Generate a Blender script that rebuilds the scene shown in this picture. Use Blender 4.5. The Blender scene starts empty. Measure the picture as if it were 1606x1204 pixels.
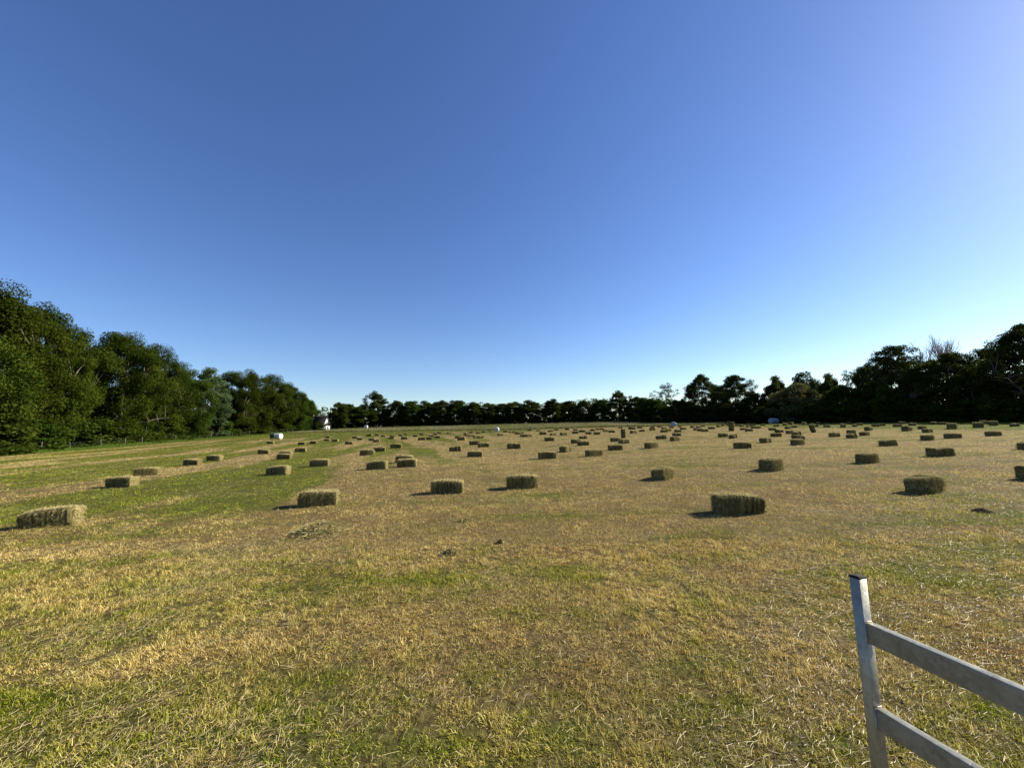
import bpy, math, random
import numpy as np
from mathutils import Matrix, Vector

scene = bpy.context.scene
C = scene.collection
RNG = np.random.default_rng(7)
R = math.radians

# ------------------------------------------------------------------ camera
# measured on a 1606 x 1204 frame, focal length 605 px, horizon through (803, 665), rolled
F_PX, CX, CY = 605.0, 803.0, 602.0
CAM_H = 1.65
ROLL = math.atan(0.0292)
PITCH = math.atan(63.0 / 605.0 / math.cos(ROLL))
FWD = np.array([0, math.cos(PITCH), math.sin(PITCH)])
UP0 = np.array([0, -math.sin(PITCH), math.cos(PITCH)])
RT0 = np.array([1.0, 0, 0])
RT = RT0 * math.cos(ROLL) - UP0 * math.sin(ROLL)
UP = UP0 * math.cos(ROLL) + RT0 * math.sin(ROLL)
CAM = np.array([0, 0, CAM_H])


def softplus(t, k):
    return k * np.logaddexp(0, t / k)


def sstep(a, b, t):
    t = np.clip((t - a) / (b - a), 0, 1)
    return t * t * (3 - 2 * t)


def terrain(x, y):
    x = np.asarray(x, float); y = np.asarray(y, float)
    w = 1 - sstep(0.12, 0.55, x / np.maximum(y, 1.0))
    rise = 0.0135 * (softplus(y - 55, 6.0) - softplus(y - 190, 6.0)) * w
    roll = 0.035 * np.sin(x * 0.31 + 1.0) * np.sin(y * 0.23) * sstep(5, 16, y)
    return rise + roll


def ray(px, py):
    return FWD + (px - CX) / F_PX * RT + (CY - py) / F_PX * UP


def ground_at(px, py, lo=0.8, hi=400.0):
    d = ray(px, py)
    t = np.geomspace(lo, hi, 4000)
    p = CAM + t[:, None] * d
    below = p[:, 2] <= terrain(p[:, 0], p[:, 1])
    i = int(np.argmax(below)) if below.any() else len(t) - 1
    q = p[i].copy()
    q[2] = float(terrain(q[0], q[1]))
    return q


def at_depth(px, py, depth):          # point on the pixel's ray whose y is depth
    d = ray(px, py)
    return CAM + d * (depth / d[1])


def project(P):
    v = np.asarray(P) - CAM
    z = v @ FWD
    return np.stack([CX + F_PX * (v @ RT) / z, CY - F_PX * (v @ UP) / z], -1)


cam = bpy.data.cameras.new('camera')
cam.sensor_fit = 'HORIZONTAL'
cam.sensor_width = 36.0
cam.lens = 36.0 * F_PX / 1606.0
cam.clip_start = 0.05
cam.clip_end = 6000
cam_o = bpy.data.objects.new('camera', cam)
C.objects.link(cam_o)
M = Matrix(((RT[0], UP[0], -FWD[0], 0), (RT[1], UP[1], -FWD[1], 0), (RT[2], UP[2], -FWD[2], CAM_H), (0, 0, 0, 1)))
cam_o.matrix_world = M
scene.camera = cam_o

# ------------------------------------------------------------------ light
SUN_AZ, SUN_EL = R(73), R(30)          # azimuth clockwise from +Y (the way the camera looks)
sdir = Vector((math.sin(SUN_AZ) * math.cos(SUN_EL), math.cos(SUN_AZ) * math.cos(SUN_EL), math.sin(SUN_EL)))
sl = bpy.data.lights.new('sun', 'SUN')
sl.energy = 5.0
sl.angle = R(0.55)
sl.color = (1.0, 0.92, 0.76)
so = bpy.data.objects.new('sun', sl)
C.objects.link(so)
so.rotation_euler = sdir.to_track_quat('Z', 'Y').to_euler()
so.location = (60, 20, 60)

world = bpy.data.worlds.new('World')
scene.world = world
world.use_nodes = True
nt = world.node_tree
nt.nodes.clear()
sky = nt.nodes.new('ShaderNodeTexSky')
sky.sky_type = 'NISHITA'
sky.sun_disc = False
sky.sun_elevation = SUN_EL
sky.sun_rotation = SUN_AZ
sky.altitude = 0
sky.air_density = 1.0
sky.dust_density = 0.25
sky.ozone_density = 4.0
bg = nt.nodes.new('ShaderNodeBackground')
bg.inputs['Strength'].default_value = 0.0655
wo = nt.nodes.new('ShaderNodeOutputWorld')
hsv = nt.nodes.new('ShaderNodeHueSaturation')
hsv.inputs['Saturation'].default_value = 1.13
hsv.inputs['Hue'].default_value = 0.512
nt.links.new(sky.outputs[0], hsv.inputs['Color'])
nt.links.new(hsv.outputs[0], bg.inputs[0])
nt.links.new(bg.outputs[0], wo.inputs[0])

vs = scene.view_settings
vs.view_transform = 'Standard'
vs.look = 'None'
vs.exposure = 1.32
vs.gamma = 1.0
vs.use_curve_mapping = False
scene.render.engine = 'CYCLES'
scene.cycles.max_bounces = 6
scene.cycles.diffuse_bounces = 3
scene.cycles.transmission_bounces = 3
scene.cycles.transparent_max_bounces = 4


# ------------------------------------------------------------------ helpers
class MB:
    """collects vertices and faces for ONE mesh object; every vertex also carries a random tone"""
    def __init__(self):
        self.V, self.F, self.T, self.n = [], {3: [], 4: []}, [], 0

    def add(self, V, faces, tone=0.5):
        V = np.asarray(V, float).reshape(-1, 3)
        for k, f in faces.items():
            self.F[k].append(np.asarray(f, np.int64).reshape(-1, k) + self.n)
        self.V.append(V)
        t = np.asarray(tone, float)
        self.T.append(np.full(len(V), float(t)) if t.ndim == 0 else t)
        self.n += len(V)

    def mesh(self, name, mat, smooth=False):
        V = np.concatenate(self.V)
        T = np.concatenate(self.T)
        loops, tot = [], []
        for k in (3, 4):
            if self.F[k]:
                f = np.concatenate(self.F[k])
                loops.append(f.ravel()); tot.append(np.full(len(f), k))
        loops = np.concatenate(loops); tot = np.concatenate(tot)
        start = np.concatenate([[0], np.cumsum(tot)[:-1]])
        me = bpy.data.meshes.new(name)
        me.vertices.add(len(V)); me.vertices.foreach_set('co', V.astype(np.float32).ravel())
        me.loops.add(len(loops)); me.loops.foreach_set('vertex_index', loops.astype(np.int32))
        me.polygons.add(len(tot))
        me.polygons.foreach_set('loop_start', start.astype(np.int32))
        me.polygons.foreach_set('loop_total', tot.astype(np.int32))
        if smooth:
            me.polygons.foreach_set('use_smooth', np.ones(len(tot), bool))
        a = me.attributes.new('tone', 'FLOAT', 'POINT')
        a.data.foreach_set('value', T.astype(np.float32))
        me.update(calc_edges=True)
        me.validate()
        me.materials.append(mat)
        return me


def link(name, me, parent=None):
    o = bpy.data.objects.new(name, me)
    C.objects.link(o)
    if parent is not None:
        o.parent = parent
    return o


def tag(o, label=None, cat=None, group=None, kind=None):
    if label: o['label'] = label
    if cat: o['category'] = cat
    if group: o['group'] = group
    if kind: o['kind'] = kind
    return o


def empty(name, loc, rz=0.0, scale=(1, 1, 1)):
    o = bpy.data.objects.new(name, None)
    C.objects.link(o)
    o.empty_display_size = 0.2
    o.location = loc
    o.rotation_euler = (0, 0, rz)
    o.scale = scale
    return o


def box_vf(x0, x1, y0, y1, z0, z1):
    V = [(x, y, z) for z in (z0, z1) for y in (y0, y1) for x in (x0, x1)]
    Fq = [(0, 2, 3, 1), (4, 5, 7, 6), (0, 1, 5, 4), (2, 6, 7, 3), (0, 4, 6, 2), (1, 3, 7, 5)]
    return np.array(V, float), {4: Fq}


def tube(mb, pts, radii, n=5, tone=0.5, cap=False):
    pts = np.asarray(pts, float)
    rings = []
    for i, p in enumerate(pts):
        d = pts[min(i + 1, len(pts) - 1)] - pts[max(i - 1, 0)]
        d = d / (np.linalg.norm(d) + 1e-9)
        a = np.cross(d, (0.0, 0.0, 1.0) if abs(d[2]) < 0.9 else (1.0, 0.0, 0.0))
        a /= np.linalg.norm(a)
        b = np.cross(d, a)
        th = np.arange(n) / n * 2 * math.pi
        rings.append(p + radii[i] * (np.cos(th)[:, None] * a + np.sin(th)[:, None] * b))
    V = np.concatenate(rings)
    Fq = []
    for i in range(len(pts) - 1):
        for k in range(n):
            k2 = (k + 1) % n
            Fq.append((i * n + k, i * n + k2, (i + 1) * n + k2, (i + 1) * n + k))
    f = {4: Fq}
    if cap:
        V = np.concatenate([V, pts[-1:]])
        e = (len(pts) - 1) * n
        f[3] = [(e + k, e + (k + 1) % n, len(V) - 1) for k in range(n)]
    mb.add(V, f, tone)


def vnoise(x, y, seed=0, scale=1.0):
    """smooth 2-D value noise, 0..1"""
    x = np.asarray(x) * scale; y = np.asarray(y) * scale
    xi = np.floor(x).astype(np.int64); yi = np.floor(y).astype(np.int64)
    fx = x - xi; fy = y - yi
    fx = fx * fx * (3 - 2 * fx); fy = fy * fy * (3 - 2 * fy)

    def h(a, b):
        v = (a * 374761393 + b * 668265263 + seed * 974711) & 0xffffffff
        v = ((v ^ (v >> 13)) * 1274126177) & 0xffffffff
        return ((v ^ (v >> 16)) & 0xffff) / 65535.0
    return (h(xi, yi) * (1 - fx) + h(xi + 1, yi) * fx) * (1 - fy) + (h(xi, yi + 1) * (1 - fx) + h(xi + 1, yi + 1) * fx) * fy


# ------------------------------------------------------------------ materials
def new_mat(name):
    m = bpy.data.materials.new(name)
    m.use_nodes = True
    m.node_tree.nodes.clear()
    return m, m.node_tree, m.node_tree.nodes, m.node_tree.links


def math_node(nt, op, a, b=None, c=None, clamp=False):
    n = nt.nodes.new('ShaderNodeMath')
    n.operation = op
    n.use_clamp = clamp
    for i, v in enumerate((a, b, c)):
        if v is None:
            continue
        if isinstance(v, (int, float)):
            n.inputs[i].default_value = v
        else:
            nt.links.new(v, n.inputs[i])
    return n.outputs[0]


def mix_col(nt, f, a, b, mode='MIX'):
    n = nt.nodes.new('ShaderNodeMix')
    n.data_type = 'RGBA'
    n.blend_type = mode
    n.clamp_factor = True
    for idx, v in ((0, f), (6, a), (7, b)):
        if isinstance(v, (int, float)):
            n.inputs[idx].default_value = v
        elif isinstance(v, tuple):
            n.inputs[idx].default_value = (*v, 1)
        else:
            nt.links.new(v, n.inputs[idx])
    return n.outputs[2]


def ramp(nt, fac, stops):
    n = nt.nodes.new('ShaderNodeValToRGB')
    el = n.color_ramp.elements
    while len(el) > 1:
        el.remove(el[-1])
    el[0].position = stops[0][0]; el[0].color = (*stops[0][1], 1)
    for p, c in stops[1:]:
        e = el.new(p); e.color = (*c, 1)
    nt.links.new(fac, n.inputs[0])
    return n.outputs[0]


def attr(nt, name='tone'):
    n = nt.nodes.new('ShaderNodeAttribute')
    n.attribute_name = name
    return n.outputs['Fac']


def noise(nt, vec, scale, detail=3.0, rough=0.55):
    n = nt.nodes.new('ShaderNodeTexNoise')
    n.inputs['Scale'].default_value = scale
    n.inputs['Detail'].default_value = detail
    n.inputs['Roughness'].default_value = rough
    if vec is not None:
        nt.links.new(vec, n.inputs['Vector'])
    return n.outputs['Fac']


def remap(nt, v, a, b, c=0.0, d=1.0, smooth=True):
    n = nt.nodes.new('ShaderNodeMapRange')
    n.interpolation_type = 'SMOOTHSTEP' if smooth else 'LINEAR'
    n.clamp = True
    nt.links.new(v, n.inputs[0])
    for i, q in enumerate((a, b, c, d)):
        n.inputs[i + 1].default_value = q
    return n.outputs[0]


def leafy(m, nt, col, transl=0.3, gloss=0.0, rough=0.5):
    """thin plant matter: diffuse with some light coming through"""
    d = nt.nodes.new('ShaderNodeBsdfDiffuse'); nt.links.new(col, d.inputs[0])
    t = nt.nodes.new('ShaderNodeBsdfTranslucent'); nt.links.new(col, t.inputs[0])
    mx = nt.nodes.new('ShaderNodeMixShader'); mx.inputs[0].default_value = transl
    nt.links.new(d.outputs[0], mx.inputs[1]); nt.links.new(t.outputs[0], mx.inputs[2])
    out = mx.outputs[0]
    if gloss:
        g = nt.nodes.new('ShaderNodeBsdfGlossy'); g.inputs['Roughness'].default_value = rough
        m2 = nt.nodes.new('ShaderNodeMixShader'); m2.inputs[0].default_value = gloss
        nt.links.new(out, m2.inputs[1]); nt.links.new(g.outputs[0], m2.inputs[2])
        out = m2.outputs[0]
    o = nt.nodes.new('ShaderNodeOutputMaterial')
    nt.links.new(out, o.inputs[0])


def principled(m, nt, col, rough=0.6, metal=0.0, bump=None, bump_d=0.01, spec=0.5):
    p = nt.nodes.new('ShaderNodeBsdfPrincipled')
    if isinstance(col, tuple):
        p.inputs['Base Color'].default_value = (*col, 1)
    else:
        nt.links.new(col, p.inputs['Base Color'])
    if isinstance(rough, (int, float)):
        p.inputs['Roughness'].default_value = rough
    else:
        nt.links.new(rough, p.inputs['Roughness'])
    p.inputs['Metallic'].default_value = metal
    p.inputs['Specular IOR Level'].default_value = spec
    if bump is not None:
        b = nt.nodes.new('ShaderNodeBump')
        b.inputs['Distance'].default_value = bump_d
        b.inputs['Strength'].default_value = 1.0
        nt.links.new(bump, b.inputs['Height'])
        nt.links.new(b.outputs[0], p.inputs['Normal'])
    o = nt.nodes.new('ShaderNodeOutputMaterial')
    nt.links.new(p.outputs[0], o.inputs[0])


# the mown field: where it is green, straw-coloured or brown, shared by the soil and the stubble
def field_group():
    g = bpy.data.node_groups.new('field_cover', 'ShaderNodeTree')
    for nm in ('Green', 'Brown', 'Pale'):
        g.interface.new_socket(nm, in_out='OUTPUT', socket_type='NodeSocketFloat')
    geo = g.nodes.new('ShaderNodeNewGeometry')
    sp = g.nodes.new('ShaderNodeSeparateXYZ'); g.links.new(geo.outputs['Position'], sp.inputs[0])
    X, Y = sp.outputs[0], sp.outputs[1]
    cb = g.nodes.new('ShaderNodeCombineXYZ'); g.links.new(X, cb.inputs[0]); g.links.new(Y, cb.inputs[1])
    P = cb.outputs[0]
    # swaths: long stripes along the mowing direction (parallel to the left hedge)
    u = math_node(g, 'ADD', math_node(g, 'MULTIPLY', X, 0.95), math_node(g, 'MULTIPLY', Y, 0.28))
    v = math_node(g, 'SUBTRACT', math_node(g, 'MULTIPLY', Y, 0.95), math_node(g, 'MULTIPLY', X, 0.28))
    wob = math_node(g, 'MULTIPLY', noise(g, P, 0.12, 2), 3.0)
    cs = g.nodes.new('ShaderNodeCombineXYZ')
    g.links.new(math_node(g, 'MULTIPLY', math_node(g, 'ADD', u, wob), 0.34), cs.inputs[0])
    g.links.new(math_node(g, 'MULTIPLY', v, 0.030), cs.inputs[1])
    stripe = remap(g, noise(g, cs.outputs[0], 1.0, 2), 0.26, 0.74)
    # rake marks running across, the ones seen on the right
    cr = g.nodes.new('ShaderNodeCombineXYZ')
    g.links.new(math_node(g, 'MULTIPLY', math_node(g, 'ADD', X, Y), 0.11), cr.inputs[0])
    g.links.new(math_node(g, 'MULTIPLY', math_node(g, 'SUBTRACT', Y, math_node(g, 'MULTIPLY', X, 0.16)), 0.62), cr.inputs[1])
    rake = noise(g, cr.outputs[0], 1.0, 3)
    n1 = noise(g, P, 0.22, 4)
    n2 = noise(g, P, 1.3, 4, 0.65)
    n3 = noise(g, P, 4.5, 3, 0.6)
    s = math_node(g, 'MULTIPLY', n1, 0.70)
    s = math_node(g, 'ADD', s, math_node(g, 'MULTIPLY', n2, 0.75))
    s = math_node(g, 'ADD', s, math_node(g, 'MULTIPLY', n3, 0.45))
    lw = math_node(g, 'MULTIPLY', remap(g, X, 4.0, -8.0), remap(g, Y, 6.0, 11.0))
    st = math_node(g, 'ADD', math_node(g, 'MULTIPLY', stripe, lw),
                   math_node(g, 'MULTIPLY', rake, math_node(g, 'SUBTRACT', 1.0, lw)))
    s = math_node(g, 'ADD', s, math_node(g, 'MULTIPLY', st, 1.4))
    # greener on the left, close to the camera, along the far left headland and under the right hedge
    s = math_node(g, 'ADD', s, math_node(g, 'MULTIPLY', remap(g, math_node(g, 'ADD', X, math_node(g, 'MULTIPLY', Y, 0.12)), 3.0, -9.0, 0.0, 0.25), remap(g, Y, 4.5, 9.5)))
    s = math_node(g, 'ADD', s, remap(g, Y, 8.0, 3.5, 0.0, 0.13))
    s = math_node(g, 'ADD', s, remap(g, math_node(g, 'ADD', X, math_node(g, 'MULTIPLY', Y, -0.05)), 33.0, 42.0, 0.0, 0.5))
    s = math_node(g, 'ADD', s, math_node(g, 'MULTIPLY', remap(g, Y, 62.0, 84.0, 0.0, 0.5), remap(g, X, 16.0, -6.0)))
    green = remap(g, s, 1.60, 2.02)
    # a brown, worn tone and pale bleached patches, plus painted-in brightness farther out
    b = noise(g, P, 0.55, 5, 0.65)
    brown = remap(g, math_node(g, 'ADD', b, remap(g, X, -4.0, 12.0, 0.0, 0.04)), 0.51, 0.70)
    brown = math_node(g, 'MULTIPLY', brown, remap(g, Y, 6.0, 20.0, 1.0, 0.3))
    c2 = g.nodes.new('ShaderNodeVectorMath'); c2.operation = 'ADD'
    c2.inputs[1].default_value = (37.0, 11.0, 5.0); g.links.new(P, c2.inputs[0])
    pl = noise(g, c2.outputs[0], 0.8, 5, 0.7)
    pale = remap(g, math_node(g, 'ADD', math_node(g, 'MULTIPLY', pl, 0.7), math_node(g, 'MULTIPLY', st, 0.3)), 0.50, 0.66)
    pale = math_node(g, 'ADD', math_node(g, 'MULTIPLY', pale, 0.8), remap(g, Y, 7.0, 22.0, 0.0, 0.45), clamp=True)  # paler with distance: light scattered through the straw, painted into the colour
    go = g.nodes.new('NodeGroupOutput')
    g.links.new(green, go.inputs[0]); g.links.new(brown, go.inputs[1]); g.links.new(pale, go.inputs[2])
    return g


FIELD = field_group()


def field_nodes(nt):
    n = nt.nodes.new('ShaderNodeGroup'); n.node_tree = FIELD
    return n.outputs[0], n.outputs[1], n.outputs[2]


m, nt, N, L = new_mat('soil_and_thatch'); M_SOIL = m
G_, B_, P_ = field_nodes(nt)
geo = N.new('ShaderNodeNewGeometry')
fine = noise(nt, geo.outputs['Position'], 22.0, 5, 0.7)
c = mix_col(nt, B_, (0.15, 0.11, 0.045), (0.105, 0.07, 0.033))
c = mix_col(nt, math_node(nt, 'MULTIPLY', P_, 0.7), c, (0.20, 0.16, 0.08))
c = mix_col(nt, G_, c, (0.075, 0.085, 0.016))
c = mix_col(nt, remap(nt, fine, 0.35, 0.65, 0.75, 0.0), c, (0.018, 0.013, 0.005))
principled(m, nt, c, 0.95, bump=fine, bump_d=0.03, spec=0.05)

m, nt, N, L = new_mat('stubble'); M_GRASS = m
G_, B_, P_ = field_nodes(nt)
t = attr(nt)
dry = ramp(nt, t, [(0.0, (0.17, 0.11, 0.028)), (0.35, (0.42, 0.30, 0.082)), (0.7, (0.66, 0.505, 0.165)), (1.0, (0.82, 0.69, 0.33))])
brn = ramp(nt, t, [(0.0, (0.14, 0.075, 0.030)), (0.5, (0.40, 0.245, 0.10)), (1.0, (0.70, 0.50, 0.24))])
grn = ramp(nt, t, [(0.0, (0.075, 0.105, 0.006)), (0.5, (0.21, 0.245, 0.014)), (0.85, (0.38, 0.37, 0.04)), (1.0, (0.52, 0.44, 0.16))])
c = mix_col(nt, math_node(nt, 'MULTIPLY', B_, 0.75), dry, brn)
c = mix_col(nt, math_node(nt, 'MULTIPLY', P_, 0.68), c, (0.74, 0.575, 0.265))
c = mix_col(nt, G_, c, grn)
leafy(m, nt, c, 0.32)

m, nt, N, L = new_mat('dry_stalks'); M_STRAW = m
t = attr(nt)
c = ramp(nt, t, [(0.0, (0.18, 0.13, 0.06)), (0.5, (0.40, 0.32, 0.16)), (0.85, (0.52, 0.43, 0.23)), (1.0, (0.66, 0.57, 0.34))])
leafy(m, nt, c, 0.15, 0.03, 0.45)

m, nt, N, L = new_mat('pressed_hay'); M_HAY = m
tc = N.new('ShaderNodeTexCoord')
mp = N.new('ShaderNodeMapping'); mp.inputs['Scale'].default_value = (40, 9, 9)
L.new(tc.outputs['Object'], mp.inputs[0])
f1 = noise(nt, mp.outputs[0], 1.0, 5, 0.65)
f2 = noise(nt, tc.outputs['Object'], 55.0, 4, 0.7)
t = attr(nt)
tone = math_node(nt, 'ADD', math_node(nt, 'MULTIPLY', t, 0.45), math_node(nt, 'MULTIPLY', f1, 0.65))
c = ramp(nt, tone, [(0.25, (0.048, 0.039, 0.014)), (0.5, (0.135, 0.112, 0.042)), (0.75, (0.29, 0.245, 0.10))])
c = mix_col(nt, remap(nt, f2, 0.4, 0.62, 0.6, 0.0), c, (0.05, 0.042, 0.018))
principled(m, nt, c, 0.95, bump=math_node(nt, 'ADD', f1, f2), bump_d=0.03, spec=0.05)

m, nt, N, L = new_mat('hay_stalks'); M_HAYSTALK = m
t = attr(nt)
oi = N.new('ShaderNodeObjectInfo')
c = ramp(nt, t, [(0.0, (0.06, 0.050, 0.018)), (0.5, (0.22, 0.185, 0.074)), (0.8, (0.45, 0.38, 0.17)), (1.0, (0.72, 0.60, 0.31))])
c = mix_col(nt, math_node(nt, 'MULTIPLY', oi.outputs['Random'], 0.25), c, (0.20, 0.20, 0.06))
leafy(m, nt, c, 0.15)


def leaf_mat(name, lo, mid, hi, transl=0.35):
    m, nt, N, L = new_mat(name)
    t = attr(nt)
    c = ramp(nt, t, [(0.0, lo), (0.5, mid), (1.0, hi)])
    oi = N.new('ShaderNodeObjectInfo')
    hs = N.new('ShaderNodeHueSaturation')
    L.new(remap(nt, oi.outputs['Random'], 0, 1, 0.485, 0.52, False), hs.inputs['Hue'])
    hs.inputs['Saturation'].default_value = 1.0
    L.new(remap(nt, oi.outputs['Random'], 0, 1, 0.85, 1.15, False), hs.inputs['Value'])
    L.new(c, hs.inputs['Color'])
    leafy(m, nt, hs.outputs[0], transl)
    return m


M_LEAF = {
    'olive': leaf_mat('oak_leaves', (0.015, 0.027, 0.003), (0.034, 0.052, 0.006), (0.070, 0.086, 0.012)),
    'green': leaf_mat('green_leaves', (0.015, 0.030, 0.004), (0.032, 0.051, 0.007), (0.068, 0.09, 0.014)),
    'silver': leaf_mat('grey_green_leaves', (0.035, 0.056, 0.022), (0.060, 0.088, 0.034), (0.10, 0.132, 0.056)),
    'dark': leaf_mat('dark_leaves', (0.020, 0.030, 0.006), (0.038, 0.054, 0.010), (0.075, 0.09, 0.018)),
    'pale': leaf_mat('pale_willow_leaves', (0.06, 0.068, 0.022), (0.10, 0.105, 0.036), (0.16, 0.155, 0.065)),
}
m, nt, N, L = new_mat('bark'); M_BARK = m
tc = N.new('ShaderNodeTexCoord')
mp = N.new('ShaderNodeMapping'); mp.inputs['Scale'].default_value = (6, 6, 1.2)
L.new(tc.outputs['Object'], mp.inputs[0])
f = noise(nt, mp.outputs[0], 1.0, 5, 0.65)
principled(m, nt, ramp(nt, f, [(0.3, (0.055, 0.042, 0.03)), (0.7, (0.15, 0.125, 0.095))]), 0.9, bump=f, bump_d=0.06, spec=0.1)

m, nt, N, L = new_mat('grey_twigs'); M_TWIG = m
principled(m, nt, (0.30, 0.27, 0.24), 0.9, spec=0.1)

m, nt, N, L = new_mat('weathered_wood'); M_WOOD = m
tc = N.new('ShaderNodeTexCoord')
f = noise(nt, tc.outputs['Object'], 7.0, 4)
principled(m, nt, ramp(nt, f, [(0.3, (0.07, 0.056, 0.042)), (0.7, (0.16, 0.135, 0.105))]), 0.9, spec=0.1)

m, nt, N, L = new_mat('dark_stake'); M_STAKE = m
principled(m, nt, (0.02, 0.02, 0.02), 0.7)

m, nt, N, L = new_mat('fence_wire'); M_WIRE = m
principled(m, nt, (0.30, 0.30, 0.30), 0.5, 0.8)


def film(name, c1, c2):
    m, nt, N, L = new_mat(name)
    tc = N.new('ShaderNodeTexCoord')
    mp = N.new('ShaderNodeMapping'); mp.inputs['Scale'].default_value = (1.5, 9, 9)
    L.new(tc.outputs['Object'], mp.inputs[0])
    f = noise(nt, mp.outputs[0], 1.0, 4, 0.6)
    principled(m, nt, ramp(nt, f, [(0.35, c1), (0.7, c2)]), 0.38, bump=f, bump_d=0.03)
    return m


M_WHITEFILM = film('white_wrap_film', (0.40, 0.43, 0.38), (0.55, 0.58, 0.52))
M_GREYFILM = film('pale_green_wrap_film', (0.15, 0.21, 0.22), (0.28, 0.36, 0.37))
M_DARKFILM = film('dark_wrap_film', (0.03, 0.04, 0.035), (0.07, 0.085, 0.075))

m, nt, N, L = new_mat('galvanised_steel'); M_GALV = m
tc = N.new('ShaderNodeTexCoord')
f = noise(nt, tc.outputs['Object'], 14.0, 6, 0.7)
vo = N.new('ShaderNodeTexVoronoi'); vo.inputs['Scale'].default_value = 65.0
L.new(tc.outputs['Object'], vo.inputs['Vector'])
sp_ = N.new('ShaderNodeSeparateColor'); L.new(vo.outputs['Color'], sp_.inputs[0])
mp = N.new('ShaderNodeMapping'); mp.inputs['Scale'].default_value = (30, 30, 5)
L.new(tc.outputs['Object'], mp.inputs[0])
streak = noise(nt, mp.outputs[0], 1.0, 4, 0.6)
k = math_node(nt, 'ADD', math_node(nt, 'MULTIPLY', f, 0.75), math_node(nt, 'MULTIPLY', sp_.outputs[0], 0.25))
c = ramp(nt, k, [(0.3, (0.24, 0.228, 0.18)), (0.5, (0.32, 0.305, 0.245)), (0.8, (0.40, 0.385, 0.325))])
c = mix_col(nt, remap(nt, streak, 0.60, 0.80, 0.0, 0.45), c, (0.12, 0.112, 0.09))
principled(m, nt, c, remap(nt, f, 0.3, 0.7, 0.36, 0.52), 0.35, bump=k, bump_d=0.0015)

m, nt, N, L = new_mat('black_plastic'); M_PLASTIC = m
principled(m, nt, (0.012, 0.012, 0.013), 0.85, spec=0.15)

m, nt, N, L = new_mat('thatch'); M_THATCH = m
tc = N.new('ShaderNodeTexCoord')
f = noise(nt, tc.outputs['Object'], 3.0, 5, 0.65)
principled(m, nt, ramp(nt, f, [(0.3, (0.025, 0.023, 0.025)), (0.7, (0.055, 0.05, 0.05))]), 0.95, bump=f, bump_d=0.1, spec=0.05)
m, nt, N, L = new_mat('white_render'); M_WHITEWALL = m
tc = N.new('ShaderNodeTexCoord')
f = noise(nt, tc.outputs['Object'], 1.2, 4)
principled(m, nt, ramp(nt, f, [(0.3, (0.50, 0.49, 0.47)), (0.7, (0.60, 0.59, 0.57))]), 0.8)
m, nt, N, L = new_mat('window_glass'); M_GLASS = m
principled(m, nt, (0.02, 0.024, 0.03), 0.1)
m, nt, N, L = new_mat('molehill_earth'); M_EARTH = m
tc = N.new('ShaderNodeTexCoord')
f = noise(nt, tc.outputs['Object'], 30.0, 5, 0.7)
principled(m, nt, ramp(nt, f, [(0.3, (0.010, 0.008, 0.006)), (0.7, (0.03, 0.023, 0.016))]), 1.0, bump=f, bump_d=0.02, spec=0.05)
m, nt, N, L = new_mat('tall_meadow_grass'); M_MEADOW = m
t = attr(nt)
c = ramp(nt, t, [(0.0, (0.09, 0.11, 0.03)), (0.45, (0.15, 0.16, 0.05)), (0.6, (0.26, 0.22, 0.14)), (1.0, (0.38, 0.32, 0.24))])
leafy(m, nt, c, 0.3)
m, nt, N, L = new_mat('verge_grass'); M_VERGE = m
t = attr(nt)
c = ramp(nt, t, [(0.0, (0.045, 0.085, 0.012)), (0.6, (0.09, 0.15, 0.022)), (1.0, (0.19, 0.22, 0.06))])
leafy(m, nt, c, 0.35)


# ------------------------------------------------------------------ setting: the field
EDGE_PX = [(-160, 727), (0, 714.5), (100, 707), (200, 700), (300, 690.5), (400, 683), (480, 677)]
LEFT = np.array([ground_at(px, py) for px, py in EDGE_PX])            # foot of the left wood, near to far
LEFT_Y, LEFT_X = LEFT[:, 1], LEFT[:, 0]


def left_edge(y):
    return np.interp(y, LEFT_Y, LEFT_X)


FAR_PX = [(470, 679), (560, 677), (700, 675), (800, 674), (900, 671.5), (1000, 669), (1128, 665.5)]
FAR = np.array([ground_at(px, py) for px, py in FAR_PX])              # where the mown field ends and the long grass begins


def tree_depth(px):
    return float(np.interp(px, [-200, -60, 0, 100, 200, 300, 400, 480, 560, 700, 800, 900, 1000, 1100, 1200, 1300, 1400, 1500, 1600, 1720],
                           [30, 35, 39, 49, 60, 80, 104, 150, 180, 180, 172, 160, 138, 120, 104, 87, 75, 65, 57, 51]))


def axis(a, b, fine, grow):
    out = [0.0]; s = fine
    while out[-1] < b:
        out.append(out[-1] + s); s *= grow
    neg = [0.0]; s = fine
    while neg[-1] > a:
        neg.append(neg[-1] - s); s *= grow
    return np.array(sorted(set(neg + out)))


gx = axis(-1600, 1600, 0.35, 1.035)
gy = axis(-60, 2200, 0.35, 1.03)
GX, GY = np.meshgrid(gx, gy)
near = 0.018 * (vnoise(GX, GY, 5, 1.4) - 0.5) * (1 - sstep(8, 30, np.hypot(GX, GY)))
V = np.stack([GX, GY, terrain(GX, GY) + near], -1).reshape(-1, 3)
nx, ny = len(gx), len(gy)
ii = np.arange(ny - 1)[:, None] * nx + np.arange(nx - 1)[None, :]
Fq = np.stack([ii, ii + 1, ii + nx + 1, ii + nx], -1).reshape(-1, 4)
mb = MB(); mb.add(V, {4: Fq})
o = link('ground', mb.mesh('ground', M_SOIL, True))
tag(o, 'gently tilted mown hay meadow of stubble and bare thatch', 'ground', kind='structure')


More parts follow.
